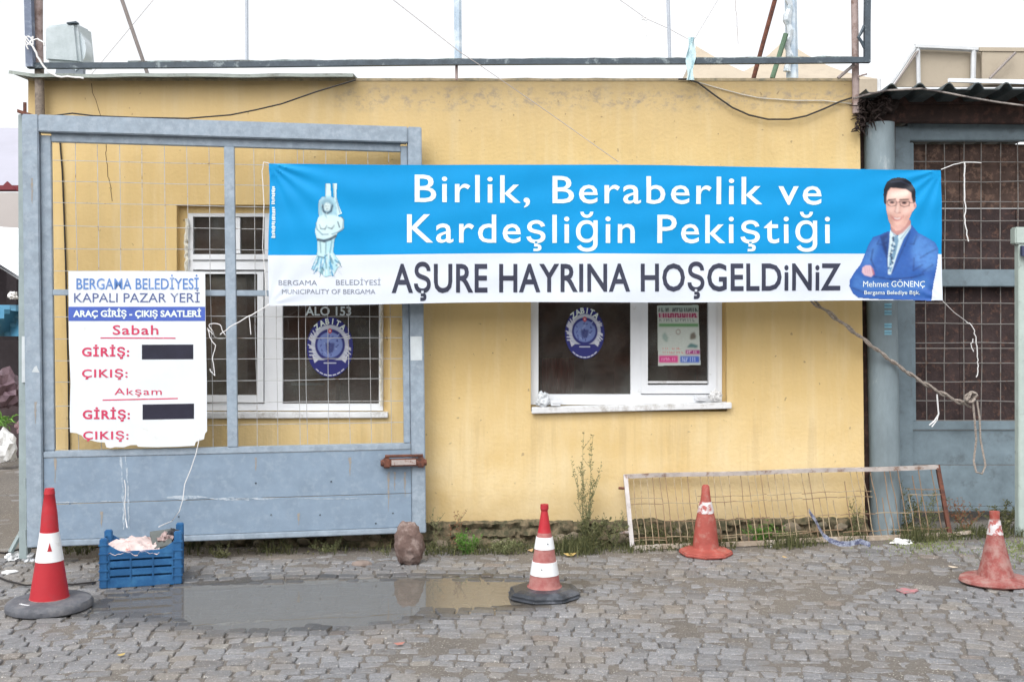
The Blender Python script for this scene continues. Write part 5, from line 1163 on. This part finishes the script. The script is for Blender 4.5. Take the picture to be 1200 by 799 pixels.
# far right
r_, h = conic(1167, 679, 6.02, .40, [(0, .105), (.12, .098), (.2, .086), (.5, .058), (.75, .036), (.9, .026), (1.0, .028)], 'dusty squat red traffic cone with a worn pale top band at the right edge',
              [('body', .10, .90, M_cdust, 0), ('knob', .90, 1.0, M_cred2, 0), ('worn_band', .68, .88, M_band2, .002)], rz=.8, tilt=R(-1))
mb = MB(); mb.lathe([(.150, 0), (.185, .002), (.196, .012), (.192, .026), (.160, .034), (.12, .034), (.098, .042)], 40, jit=.012, fn=lambda t, z: 1 + .025 * math.sin(3 * t)); mb.build('base', M_cdust, r_, local=True, smooth=True)

# ------------------------------------------------------------------ blue crate
M_crate = mat('blue_crate_plastic', (.018, .10, .25), .55, .2, 9, (.04, .16, .33), 9, .6, .1, bump=.05)
cx_, cy_ = X(117, 6.22), 6.22 - D
cr_ = thing('plastic_crate', 'blue slatted plastic vegetable crate standing before the gate panel', 'crate', (cx_, cy_, height(cx_, cy_)), R(15))
L_, W_, H_ = .455, .30, .30
def cb(nm, *b_, m_=M_crate, bev=.003):
    mb = MB(); mb.box(*b_); return mb.build(nm, m_, cr_, local=True, bevel=bev)
cb('floor', .004, L_ - .004, .004, W_ - .004, .004, .016)
for y0_, y1_, nm in ((0, .012, 'front'), (W_ - .012, W_, 'back')):
    for z0_, z1_ in ((.0, .060), (.070, .108), (.118, .156), (.166, .212)): cb('slat', .04, L_ - .04, y0_ + .002, y1_ - .002, z0_, z1_)
    for x_ in (.045, .165, .29, L_ - .055): cb('rib', x_, x_ + .010, y0_ - (.002 if y0_ == 0 else 0), y1_ + (.002 if y0_ else 0), .03, .205)
    # rim dips in the middle
    mb = MB(); n = 20; up = []; lo = []
    for i in range(n + 1):
        x = .03 + (L_ - .06) * i / n; q = (x - L_ / 2) / (L_ / 2); z = .212 + .055 * sstep(.45, .95, abs(q)); up.append(z)
        for yy in (y0_, y1_): lo.append((x, yy, .190)); lo.append((x, yy, z))
    mb.add(lo, [(i * 4 + a, i * 4 + b_, i * 4 + 4 + b_, i * 4 + 4 + a) for i in range(n) for a, b_ in ((0, 1), (1, 3), (3, 2), (2, 0))] + [(0, 1, 3, 2), (n * 4, n * 4 + 2, n * 4 + 3, n * 4 + 1)]); mb.build('rim', M_crate, cr_, local=True)
for x0_, x1_ in ((0, .012), (L_ - .012, L_)):
    for z0_, z1_ in ((.0, .06), (.072, .12), (.132, .18), (.192, .262)): cb('slat', x0_ + .002, x1_ - .002, .035, W_ - .035, z0_, z1_)
for x_ in (0, L_ - .04):
    for y_ in (0, W_ - .036): cb('corner_post', x_ - .003, x_ + .043, y_ - .003, y_ + .039, 0, H_ + (.012 if x_ else -.01), bev=.006)
    for z in (.05, .10, .15, .20, .25): cb('corner_rib', x_ - .007, x_ + .047, -.007, .0, z, z + .010, bev=.001)
# contents
def cl(u, v_, z): return PM[cr_.name] @ Vector((u, v_, z))
mb = MB(); n = 22; vs = []
for j in range(13):
    for i in range(n + 1):
        u, v_ = .03 + .30 * i / n, .006 + .27 * j / 12; z = .205 + .05 * math.exp(-((u - .17) ** 2 / .02 + (v_ - .16) ** 2 / .02)) + .022 * noise.fractal(Vector((u * 14, v_ * 12, 2)), .5, 2, 4) + (-.02 if j == 0 else 0); vs.append(cl(u, v_ - (.008 if j == 0 else 0), z))
mb.add(vs, [(j * (n + 1) + i, j * (n + 1) + i + 1, (j + 1) * (n + 1) + i + 1, (j + 1) * (n + 1) + i) for j in range(12) for i in range(n)])
tag(mb.build('crumpled_sheet', mat('pinkish_paper_sheet', (.58, .47, .45), .7, .2, 22, (.42, .20, .18), 18, .62, .04), smooth=True), 'crumpled pinkish white sheet filling the left of the blue crate', 'paper')
mb = MB(); mb.add([cl(.30, .02, .215), cl(.40, .03, .235), cl(.38, .25, .285), cl(.26, .24, .275)], [(0, 1, 2, 3)]); mb.poly([cl(.30, .02, .212), cl(.40, .03, .232), cl(.38, .25, .282), cl(.26, .24, .272)], (0, 0, -.02)); tag(mb.build('dark_packet', mat('dark_grey_packet', (.10, .11, .105), .5, .2, 20), bevel=.003), 'flat dark grey packet lying in the middle of the blue crate', 'packet')
crumple('paper_scrap', 'brown and pink patterned paper scrap in the blue crate right of the grey packet', 'paper', cl(.36, .15, .235), .05, (.34, .25, .24), 1, 1.3, .8, 7)
crumple('black_bag', 'crumpled black bag in the right corner of the blue crate', 'bag', cl(.40, .17, .26), .035, (.03, .03, .035), 1, 1.2, 1, 9)
line('hanging_string', 'pair of pale strings hanging down the gate panel into the blue crate', 'string', [gw(148, 560)] + [gw(149 + .5 * math.sin(i), 565 + i * 5) for i in range(9)] + [px2w(149, 618, 6.4)], .003, M_string)

# ------------------------------------------------------------------ loose things on the ground
mb = MB(); px_, py_, t = 478, 660, 6.86
pc = px2w(479, 637, t); bm = bmesh.new(); bmesh.ops.create_icosphere(bm, subdivisions=4, radius=1); vs = []
for v_ in bm.verts:
    c = v_.co; k_ = 1 + .13 * noise.fractal(c * 2.6 + Vector((4, 0, 0)), .6, 2, 5); wz_ = 1 - .05 * c.z
    vs.append(pc + Vector((c.x * .098 * wz_ - .010 * c.z, c.y * .08, c.z * .142)) * k_)
mb.add(vs, [tuple(q.index for q in f.verts) for f in bm.faces]); bm.free()
tag(mb.build('boulder', mat('brown_rough_rock', (.135, .09, .078), .9, .3, 9, (.27, .21, .19), 13, .55, .08, bump=1, bscale=28), smooth=True), 'upright brown rock propping the free end of the left gate', 'rock')
mb = MB(); rock(mb, px2w(424, 661, 6.82) , .045, 1.5, .8, .6, seed=2); tag(mb.build('rock', mat('reddish_stone', (.20, .16, .14), .9, .3, 14)), 'small reddish stone left of the brown rock at the gate foot', 'rock')
def onground(px, py, dz=0):
    t = ZC * F / (py - 370)
    for _ in range(6): x = X(px, t); t = (ZC - (height(x, t - D) if abs(x) < 9 else 0)) * F / (py - 370)
    p = px2w(px, py, t); p.z += dz; return p
def scrap(nm, lab, cat, px, py, r, col, sx=1, sy=1, sz=.5, seed=1, group=None):
    p = onground(px, py); return crumple(nm, lab, cat, (p.x, p.y, p.z + r * sz * .6), r, col, sx, sy, sz, seed, group=group)
scrap('paper_scrap', 'crumpled white paper on the ground in front of the column foot', 'paper', 1057, 637, .042, (.72, .73, .73), 1.6, .8, .45, 3)
scrap('paper_scrap', 'crumpled white foil on the ground behind the tall red cone', 'litter', 17, 656, .045, (.66, .68, .70), 1.3, 1, .7, 4)
scrap('paper_scrap', 'second white crumpled scrap nearest the gate post foot', 'litter', 34, 658, .038, (.60, .62, .64), 1, 1, .9, 6)
scrap('paper_scrap', 'flattened white scrap lying left of the tall red cone', 'litter', 11, 671, .035, (.74, .75, .76), 1.2, 1.3, .25, 8)
scrap('paper_scrap', 'tiny white scrap lying between the two orange cones near the mesh panel', 'litter', 902, 641, .012, (.7, .7, .7), 1.3, 1, .5, 8)
rnd = random.Random(12)
def leaf_scrap(px, py, s, col, lab, rot=0, nm='dead_leaf'):
    p = onground(px, py, .012); mb = MB(); pts = [(1, 0), (.45, .45), (-.3, .5), (-1, .1), (-.5, -.45), (.4, -.4)]
    ca, sa = math.cos(rot), math.sin(rot); mb.add([p + Vector((x * ca - y * sa, x * sa + y * ca, .25 * x * x + .15 * y)) * s for x, y in pts], [(0, 1, 2), (0, 2, 3), (0, 3, 4), (0, 4, 5)]); return tag(mb.build(nm, mat('leaf_' + str(col[0]), col, .7, .2, 30)), lab, 'leaf')
leaf_scrap(468, 757, .028, (.34, .15, .12), 'reddish dry leaf on the setts just below the puddle', .4)
leaf_scrap(668, 652, .045, (.42, .30, .10), 'yellow brown leaf lying right behind the middle cone', .2)
leaf_scrap(622, 647, .035, (.60, .40, .20), 'orange dry leaf standing at the left of the middle cone', 1.0)
leaf_scrap(142, 770, .022, (.48, .36, .14), 'yellowish leaf on the setts at the lower left', .9)
leaf_scrap(920, 655, .025, (.50, .34, .14), 'brown leaf on the ground right of the wall cone', 2)
leaf_scrap(1117, 667, .03, (.52, .44, .34), 'pale dry leaf just left of the right cone foot', 2.4)
# pink paint blot on the setts
mb = MB(); p0 = onground(1063, 693); n = 18; rgn = [Vector((p0.x + (.055 + .012 * math.sin(3 * a + 1)) * math.cos(a), p0.y + .05 * math.sin(a) * (1 + .2 * math.sin(5 * a)), 0)) for a in np.linspace(0, 2 * math.pi, n, endpoint=False)]
for v_ in rgn: v_.z = height(v_.x, v_.y) + .0085
mb.poly(rgn, (0, 0, -.006)); o = mb.build('paint_blot', mat('pink_chalky_paint', (.42, .17, .19), .8, .35, 30, (.25, .2, .19), 26, .52, .06), pave)
# many small crumbs and grains
M_grit = mat('pale_grit', (.42, .39, .34), .9, .3, 50)
mb = MB(); n_g = 0
for _ in range(2600):
    px_, py_ = rnd.uniform(-40, 1240), 640 + 159 * rnd.random() ** 1.4; p = onground(px_, py_, .004); s = rnd.uniform(.0018, .0045) * (1.6 if rnd.random() < .06 else 1)
    if pdist(p.x, p.y) > -.02: continue
    o_ = len(mb.v); mb.add([p + Vector((rnd.uniform(-1, 1), rnd.uniform(-1, 1), rnd.uniform(0, .4))) * s for _ in range(4)] + [p + Vector((0, 0, s))], [(0, 1, 4), (1, 2, 4), (2, 3, 4), (3, 0, 4)])
o = mb.build('grit', M_grit, None); tag(o, 'pale crumbs of grit scattered over the setts', 'grit', kind='stuff')
# blue grey strap by the mesh panel
st_ = [(948, 598), (951, 603), (955, 608), (960, 618), (965, 627), (973, 633), (984, 637), (996, 637), (1008, 634), (1020, 638)]
pts = [px2w(x, y, 7.05 - .006 * max(0, y - 598)) for x, y in st_]
mb = MB()
for i in range(len(pts) - 1):
    a, b_ = pts[i], pts[i + 1]; w_ = .016; mb.hexa(a - Vector((0, 0, w_)), b_ - Vector((0, 0, w_)), b_ + Vector((0, 0, w_)), a + Vector((0, 0, w_)), (0, .006, 0))
tag(mb.build('strap', mat('blue_grey_strap', (.30, .33, .42), .6, .4, 40, (.08, .09, .16), 30, .52, .05)), 'limp blue grey strap hanging over the lower rail of the mesh panel', 'strap')
# stick and tool left of the gate
mb = MB(); mb.tube([px2w(12, 647, 6.9), px2w(31, 612, 7.0)], .018, 6); tag(mb.build('metal_stick', M_post), 'short grey green bar leaning on the hinge post foot at far left', 'bar')
line('black_hose', 'thin black cable lying in a curve behind the tall red cone', 'cable', [onground(x, y, .012) for x, y in ((-12, 648), (6, 650), (24, 645), (38, 640), (48, 636))], .007, M_cable)
line('black_hose', 'thin black cable running along the ground from far left to the blue crate', 'cable', [onground(x, y, .012) for x, y in ((-12, 674), (10, 683), (30, 688), (60, 686), (85, 687), (112, 684))], .006, M_cable)
# rusty foot plate under the gate
mb = MB(); mb.hexa(px2w(35, 640, 6.85), px2w(62, 640, 6.85), px2w(62, 633, 6.85), px2w(35, 633, 6.85), (0, .1, 0)); tag(mb.build('hinge_block', M_rust), 'rusty block under the hinge corner of the left gate', 'block')

# ------------------------------------------------------------------ plants
def leafmat(nm, c1, c2, rough=.6):
    if nm in MATS: return MATS[nm]
    m = bpy.data.materials.new(nm); m.use_nodes = True; N = Nodes(m); b = N.n['Principled BSDF']
    a = N.new('ShaderNodeAttribute'); a.attribute_name = 'tone'; cr = N.new('ShaderNodeValToRGB'); cr.color_ramp.elements[0].color = (*c1, 1); cr.color_ramp.elements[1].color = (*c2, 1)
    N.link(a.outputs['Fac'], cr.inputs[0]); N.link(cr.outputs[0], b.inputs['Base Color']); b.inputs['Roughness'].default_value = rough; b.inputs['Specular IOR Level'].default_value = .25
    MATS[nm] = m; return m
M_grass = leafmat('verge_grass', (.035, .045, .018), (.15, .15, .065)); M_weed = leafmat('olive_weed_leaf', (.08, .10, .04), (.25, .26, .13)); M_redw = leafmat('reddish_weed_leaf', (.16, .06, .035), (.30, .15, .09)); M_bright = leafmat('fresh_green_leaf', (.05, .14, .02), (.14, .28, .05))
class LF(MB):
    def __init__(s): super().__init__(); s.tn = []
    def leaf(s, p, d, ln, w_, tn, up=None):
        p = Vector(p); d = Vector(d).normalized(); sd = d.cross(Vector((rnd.uniform(-.5, .5), 1, rnd.uniform(-.5, .5)))); sd.normalize(); mid = p + d * ln * .5 + Vector((0, 0, .1 * ln))
        s.add([p, mid + sd * w_ / 2, p + d * ln - Vector((0, 0, .12 * ln)), mid - sd * w_ / 2], [(0, 1, 2, 3)]); s.tn += [tn] * 4
    def blade(s, p, h_, lean, w_, tn):
        p = Vector(p); sd = Vector((rnd.uniform(-1, 1), rnd.uniform(-.4, .4), 0)).normalized() * w_; l = Vector(lean)
        s.add([p - sd, p + sd, p + l * .35 + Vector((0, 0, h_ * .6)) + sd * .6, p + l * .35 + Vector((0, 0, h_ * .6)) - sd * .6, p + l + Vector((0, 0, h_))], [(0, 1, 2, 3), (3, 2, 4)]); s.tn += [tn] * 5
    def done(s, nm, m_, par=None):
        o = s.build(nm, m_, par); fattr(o, 'tone', s.tn); return o
def gz(x, y): return height(x, y) - .008
# verge grass along the foot of the wall
g_ = LF()
dens = [(500, 720, 1.0), (720, 1010, .8), (1050, 1200, 1.2), (180, 460, .12), (60, 110, .6)]
for a, b_, d_ in dens:
    for _ in range(int((b_ - a) * d_ * 10)):
        px_ = rnd.uniform(a, b_); x = X(px_, 7.2); cl_ = noise.noise(Vector((x * 3.5, 0, 4))) + .25
        if rnd.random() > .35 + cl_: continue
        y = rnd.uniform(-.28, -.05) - .1 * max(0, cl_) * rnd.random(); h_ = rnd.uniform(.02, .085) * (1 + max(0, cl_))
        g_.blade((x, y, gz(x, y)), h_, (rnd.uniform(-.03, .03), rnd.uniform(-.03, .02), 0), rnd.uniform(.0015, .004), min(1, max(0, rnd.gauss(.4, .3))))
        if rnd.random() < .5: g_.leaf((x, y, gz(x, y) + rnd.uniform(.005, h_)), (rnd.uniform(-1, 1), rnd.uniform(-1, .2), rnd.uniform(0, .6)), rnd.uniform(.012, .03), rnd.uniform(.008, .015), rnd.random())
o = g_.done('verge_grass', M_grass); tag(o, 'patchy low grass and weeds growing along the foot of the wall', 'grass', kind='stuff')
# moss and small plants in the joints at right
g_ = LF()
for _ in range(1500):
    px_, py_ = (rnd.gauss(1085, 25), rnd.gauss(636, 7)) if rnd.random() < .6 else (rnd.gauss(1192, 22), rnd.gauss(645, 9))
    if py_ < 622 or py_ > 668: continue
    p = onground(px_, py_, .0); g_.blade(p, rnd.uniform(.006, .022), (rnd.uniform(-.015, .015), rnd.uniform(-.015, .015), 0), .0025, rnd.uniform(.3, 1))
tag(g_.done('low_moss_grass', leafmat('yellow_green_grass', (.06, .09, .02), (.20, .25, .07))), 'yellow green low grass between the setts near the column and right cone', 'grass', kind='stuff')
def weed(px, py, t, h_, nst, lab, ml, spread=.12, leafn=60, lsz=.02, name='weed_plant', group=None):
    x, y = X(px, t), t - D; root = thing(name, lab, 'plant', (x, y, gz(x, y))); st = LF(); lv = LF()
    for s_ in range(nst):
        top = Vector((rnd.gauss(0, spread), rnd.uniform(-.05, .02), h_ * rnd.uniform(.55, 1))); b0 = Vector((rnd.uniform(-.02, .02), rnd.uniform(-.01, .01), 0)); pts = []
        bend = Vector((rnd.uniform(-.03, .03), 0, 0))
        for i in range(8): q = i / 7; pts.append(b0.lerp(top, q) + bend * math.sin(math.pi * q) + Vector((.004 * math.sin(i * 2 + s_), 0, 0)))
        MB.tube(st, pts, [.0032 * (1 - .75 * i / 7) for i in range(8)], 4, cap=False)
        for _ in range(leafn):
            q = rnd.uniform(.1, 1); i = min(6, int(q * 7)); p = pts[i].lerp(pts[i + 1], q * 7 - i); d_ = Vector((rnd.uniform(-1, 1), rnd.uniform(-.7, .3), rnd.uniform(.1, 1.2)))
            lv.leaf(p + d_ * rnd.uniform(0, .008), d_, lsz * rnd.uniform(.5, 1.2), lsz * rnd.uniform(.18, .35), rnd.random())
        for _ in range(3):
            i = rnd.randint(2, 6); p = pts[i]; e = p + Vector((rnd.uniform(-.06, .06), rnd.uniform(-.02, .02), rnd.uniform(.03, .1)))
            MB.tube(st, [p, p.lerp(e, .5) + Vector((0, 0, -.004)), e], [.0018, .0014, .0007], 3, cap=False)
            for _ in range(6): lv.leaf(p.lerp(e, rnd.random()), (rnd.uniform(-1, 1), rnd.uniform(-.5, .3), rnd.uniform(0, 1)), lsz * .7, lsz * .22, rnd.random())
    st.build('stem', mat('weed_stem', (.14, .14, .07), .8, .2), root, local=True)
    o = lv.build('foliage', ml, root, local=True); fattr(o, 'tone', lv.tn); return root
weed(686, 632, D - .12, .86, 10, 'tall thin dry weed growing against the wall under the right window', M_weed, .075, 60, .021)
weed(691, 636, D - .16, .22, 9, 'bushy dark green clump at the foot of the tall weed', M_grass, .10, 34, .035)
weed(512, 640, D - .18, .38, 2, 'thin olive stalk beside the brown rock', M_weed, .02, 26, .018)
weed(538, 640, D - .15, .30, 4, 'sparse reddish leaved weed between the rock and the middle cone', M_redw, .10, 14, .022)
weed(548, 645, D - .24, .15, 9, 'fresh bright green tuft at the wall foot right of the rock', M_bright, .07, 30, .03)
weed(590, 646, D - .25, .10, 9, 'low grey green tuft just left of the middle cone', M_weed, .07, 30, .028)
weed(722, 636, D - .12, .34, 4, 'green weed just behind the left end of the mesh panel', M_weed, .05, 34, .02)
weed(778, 634, D - .08, .16, 9, 'dark green clump behind the mesh panel left of the wall cone', M_grass, .12, 30, .03)
weed(895, 636, D - .12, .13, 9, 'bright green clump behind the mesh panel right of the wall cone', M_bright, .09, 26, .03)
weed(1000, 632, D - .06, .30, 5, 'weed behind the mesh panel at the corner of the yellow wall', M_weed, .06, 26, .022)
weed(1062, 628, D - .02, .36, 6, 'weed growing between column and right gate behind the mesh panel', M_grass, .08, 30, .026)
weed(1085, 628, D + .05, .32, 6, 'leafy weed before the right gate beside the rusty end of the mesh panel', M_weed, .09, 30, .026)
weed(1130, 628, D + .0, .22, 8, 'reddish weed under the right gate beyond the mesh panel', M_redw, .12, 22, .026)
weed(1176, 628, D + .02, .22, 9, 'dark green weed under the right gate behind the right cone', M_grass, .10, 30, .03)
weed(262, 650, D - .35, .06, 4, 'small green tuft in the shade under the left gate', M_grass, .07, 26, .026)
weed(330, 648, D - .2, .06, 4, 'small green tuft under the middle of the left gate', M_grass, .09, 26, .026)
weed(385, 646, D - .2, .07, 4, 'mossy tuft under the gate left of the brown rock', M_weed, .09, 26, .026)

# ------------------------------------------------------------------ market beyond the left corner
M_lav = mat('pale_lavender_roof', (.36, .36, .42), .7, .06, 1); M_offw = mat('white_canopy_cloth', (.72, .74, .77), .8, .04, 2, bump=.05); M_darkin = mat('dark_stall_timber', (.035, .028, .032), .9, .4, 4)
def sheet(nm, pts, m_, par, th=.02, n=1):
    mb = MB(); mb.hexa(*[Vector(p) for p in pts], (0, 0, -th)); return mb.build(nm, m_, par)
hall = thing('market_hall', 'pale roofed market hall with a dark red eave far behind at the left', 'building', (-9, 9.5, 0))
tH = 17.0; yH = tH - D
sheet('roof', [(X(26, tH), yH, Z(217, tH)), (-19, yH, Z(217, tH)), (-19, yH + 4, Z(150, tH + 4)), (X(60, tH + 4), yH + 4, Z(150, tH + 4))], M_lav, hall, .06)
mb = MB(); mb.hexa((-19, yH - .02, Z(224, tH)), (X(26, tH), yH - .02, Z(224, tH)), (X(26, tH), yH - .02, Z(217.5, tH)), (-19, yH - .02, Z(217.5, tH)), (0, .08, 0)); mb.build('eave', mat('dark_red_eave', (.16, .02, .03), .6), hall)
mb = MB(); mb.poly([(X(0, tH), yH - .05, Z(223, tH)), (X(20, tH), yH - .05, Z(223, tH)), (X(10, tH), yH - .05, Z(213, tH))], (0, .04, 0)); mb.build('eave_peak', MATS['dark_red_eave'], hall)
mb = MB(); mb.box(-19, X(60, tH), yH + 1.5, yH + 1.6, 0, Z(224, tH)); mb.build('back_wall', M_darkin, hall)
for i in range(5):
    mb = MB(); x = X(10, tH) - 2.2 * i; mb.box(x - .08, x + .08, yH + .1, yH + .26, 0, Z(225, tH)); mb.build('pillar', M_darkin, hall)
cb_ = thing('market_canopy', 'beige awning of a market stall behind the white canopy at the left edge', 'canopy', (X(5, 13.6), 13.6 - D, 0))
t = 13.6; sheet('awning', [(X(30, t), t - D, Z(268, t)), (-14, t - D, Z(268, t)), (-14, t - D + 1.8, Z(228, t + 1.8)), (X(60, t + 1.8), t - D + 1.8, Z(228, t + 1.8))], mat('pale_beige_awning', (.40, .37, .36), .8, .05, 2), cb_)
mb = MB(); mb.hexa((-14, t - D - .01, Z(269, t)), (X(30, t), t - D - .01, Z(269, t)), (X(30, t), t - D - .01, Z(226, t)), (-14, t - D - .01, Z(226, t)), (0, .01, 0)); mb.build('valance', MATS['pale_beige_awning'], cb_)
for x in (X(-30, t), -9, -13): mb = MB(); mb.tube([(x, t - D + .1, 0), (x, t - D + .1, Z(240, t))], .03, 8); mb.build('pole', M_tubew, cb_)
cw = thing('market_canopy', 'white canopy with slanting edge over the dark stall at the left edge', 'canopy', (X(5, 11.4), 11.4 - D, 0)); t = 11.4
mb = MB(); mb.add([px2w(-260, 180, t), px2w(-60, 272, t), px2w(32, 330, t - .3), px2w(32, 268, t + 1.2), px2w(-60, 262, t + 1.2), px2w(-260, 235, t + 1.2)], [(0, 1, 4, 5), (1, 2, 3, 4)])
mb.add([px2w(-260, 184, t), px2w(-60, 276, t), px2w(32, 334, t - .3), px2w(32, 272, t + 1.2), px2w(-60, 266, t + 1.2), px2w(-260, 239, t + 1.2)], [(5, 4, 1, 0), (4, 3, 2, 1)]); mb.build('cloth', M_offw, cw)
for p in ((-60, 272, t), (-255, 186, t)):
    q = px2w(*p); mb = MB(); mb.tube([(q.x, q.y, 0), q], .025, 8); mb.build('pole', M_tubew, cw)
q = px2w(9, 330, t); mb = MB(); mb.tube([(q.x, q.y + .6, 0), (q.x, q.y + .6, q.z + .1)], .025, 8); mb.build('pole', M_darkin, cw)
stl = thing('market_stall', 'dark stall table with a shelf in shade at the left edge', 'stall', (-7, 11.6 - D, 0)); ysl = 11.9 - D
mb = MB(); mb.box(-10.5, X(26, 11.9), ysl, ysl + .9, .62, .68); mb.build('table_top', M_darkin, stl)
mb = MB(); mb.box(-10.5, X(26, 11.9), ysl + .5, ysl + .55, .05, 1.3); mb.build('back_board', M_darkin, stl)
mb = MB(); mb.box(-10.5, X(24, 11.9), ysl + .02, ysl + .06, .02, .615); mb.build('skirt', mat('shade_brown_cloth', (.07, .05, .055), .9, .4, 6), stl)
mb = MB(); n = 18; vs = []
for j in range(9):
    for i in range(n + 1):
        px_, py_ = -90 + 122 * i / n, 352 + 42 * j / 8 + (14 * (i / n) if j == 0 else 0); p = px2w(px_, py_, 11.2 + .10 * math.sin(i * 1.1 + j * .6) + .05 * j / 8); vs.append(p)
mb.add(vs, [(j * (n + 1) + i, j * (n + 1) + i + 1, (j + 1) * (n + 1) + i + 1, (j + 1) * (n + 1) + i) for j in range(8) for i in range(n)])
tag(mb.build('tarpaulin', mat('steel_blue_tarpaulin', (.06, .20, .32), .5, .2, 4, (.2, .35, .45), 5, .62, .06), smooth=True), 'steel blue tarpaulin hung across the stall at the left edge', 'tarpaulin')
crumple('white_bundle', 'small white bundle on top of the blue tarpaulin', 'bundle', px2w(15, 347, 11.1), .045, (.75, .76, .78), 1, 1, 1, 2)
crumple('cloth_bundle', 'mauve grey bundle of goods on the stall at the left edge', 'bundle', px2w(3, 462, 11.3), .20, (.13, .085, .105), 1.1, .8, 1.1, 4)
crumple('cloth_bundle', 'dim pinkish bundle beside the hinge post on the stall', 'bundle', px2w(26, 500, 11.35), .07, (.26, .16, .18), .9, .8, 1.2, 6)
g_ = LF()
for _ in range(60): g_.leaf(px2w(rnd.uniform(-8, 14), rnd.uniform(490, 500), 11.0), (rnd.uniform(-.6, 1), rnd.uniform(-.3, .2), rnd.uniform(-.1, .5)), rnd.uniform(.06, .16), .014, rnd.random())
tag(g_.done('leek_bunch', M_bright), 'bunch of fresh green leaves sticking out over the white bag', 'vegetables')
crumple('plastic_bag', 'full white plastic bag standing at the left edge below the green leaves', 'plastic bag', px2w(4, 526, 11.0), .13, (.66, .67, .68), 1.0, .8, 1.5, 5, .28)

# ------------------------------------------------------------------ far side of the street (seen only in the glass and the puddle)
ob = thing('shop_building', 'plain two storey plastered building across the street behind the viewer', 'building', (0, -21, 0))
mb = MB(); mb.box(-13, 12, -27, -21, -.05, 6.2); mb.build('wall', mat('tan_plaster', (.34, .29, .23), .9, .2, 1.2), ob)
mb = MB(); mb.box(-13.3, 12.3, -27.2, -20.7, 6.203, 6.4); mb.build('roof', mat('roof_concrete', (.3, .3, .3)), ob)
for i in range(8):
    x = -12 + i * 3.05
    mb = MB(); mb.box(x, x + 1.1, -20.99, -20.93, 3.7, 5.1); f_ = mb.build('window', M_pvc, ob); mb = MB(); mb.box(x + .08, x + 1.02, -20.925, -20.915, 3.78, 5.02); mb.build('pane', mat('dark_pane', (.03, .035, .04), .1), f_)
    mb = MB(); mb.box(x - .4, x + 2.2, -20.99, -20.9, .1, 2.6); mb.build('shutter', mat('brown_shutter', (.10, .075, .06), .6), ob)
mb = MB(); mb.add([(-12.6, -20.95, 3.3), (11.6, -20.95, 3.3), (11.6, -19.2, 2.75), (-12.6, -19.2, 2.75)], [(0, 1, 2, 3)]); mb.build('awning', mat('faded_green_awning', (.16, .22, .18), .8), ob)
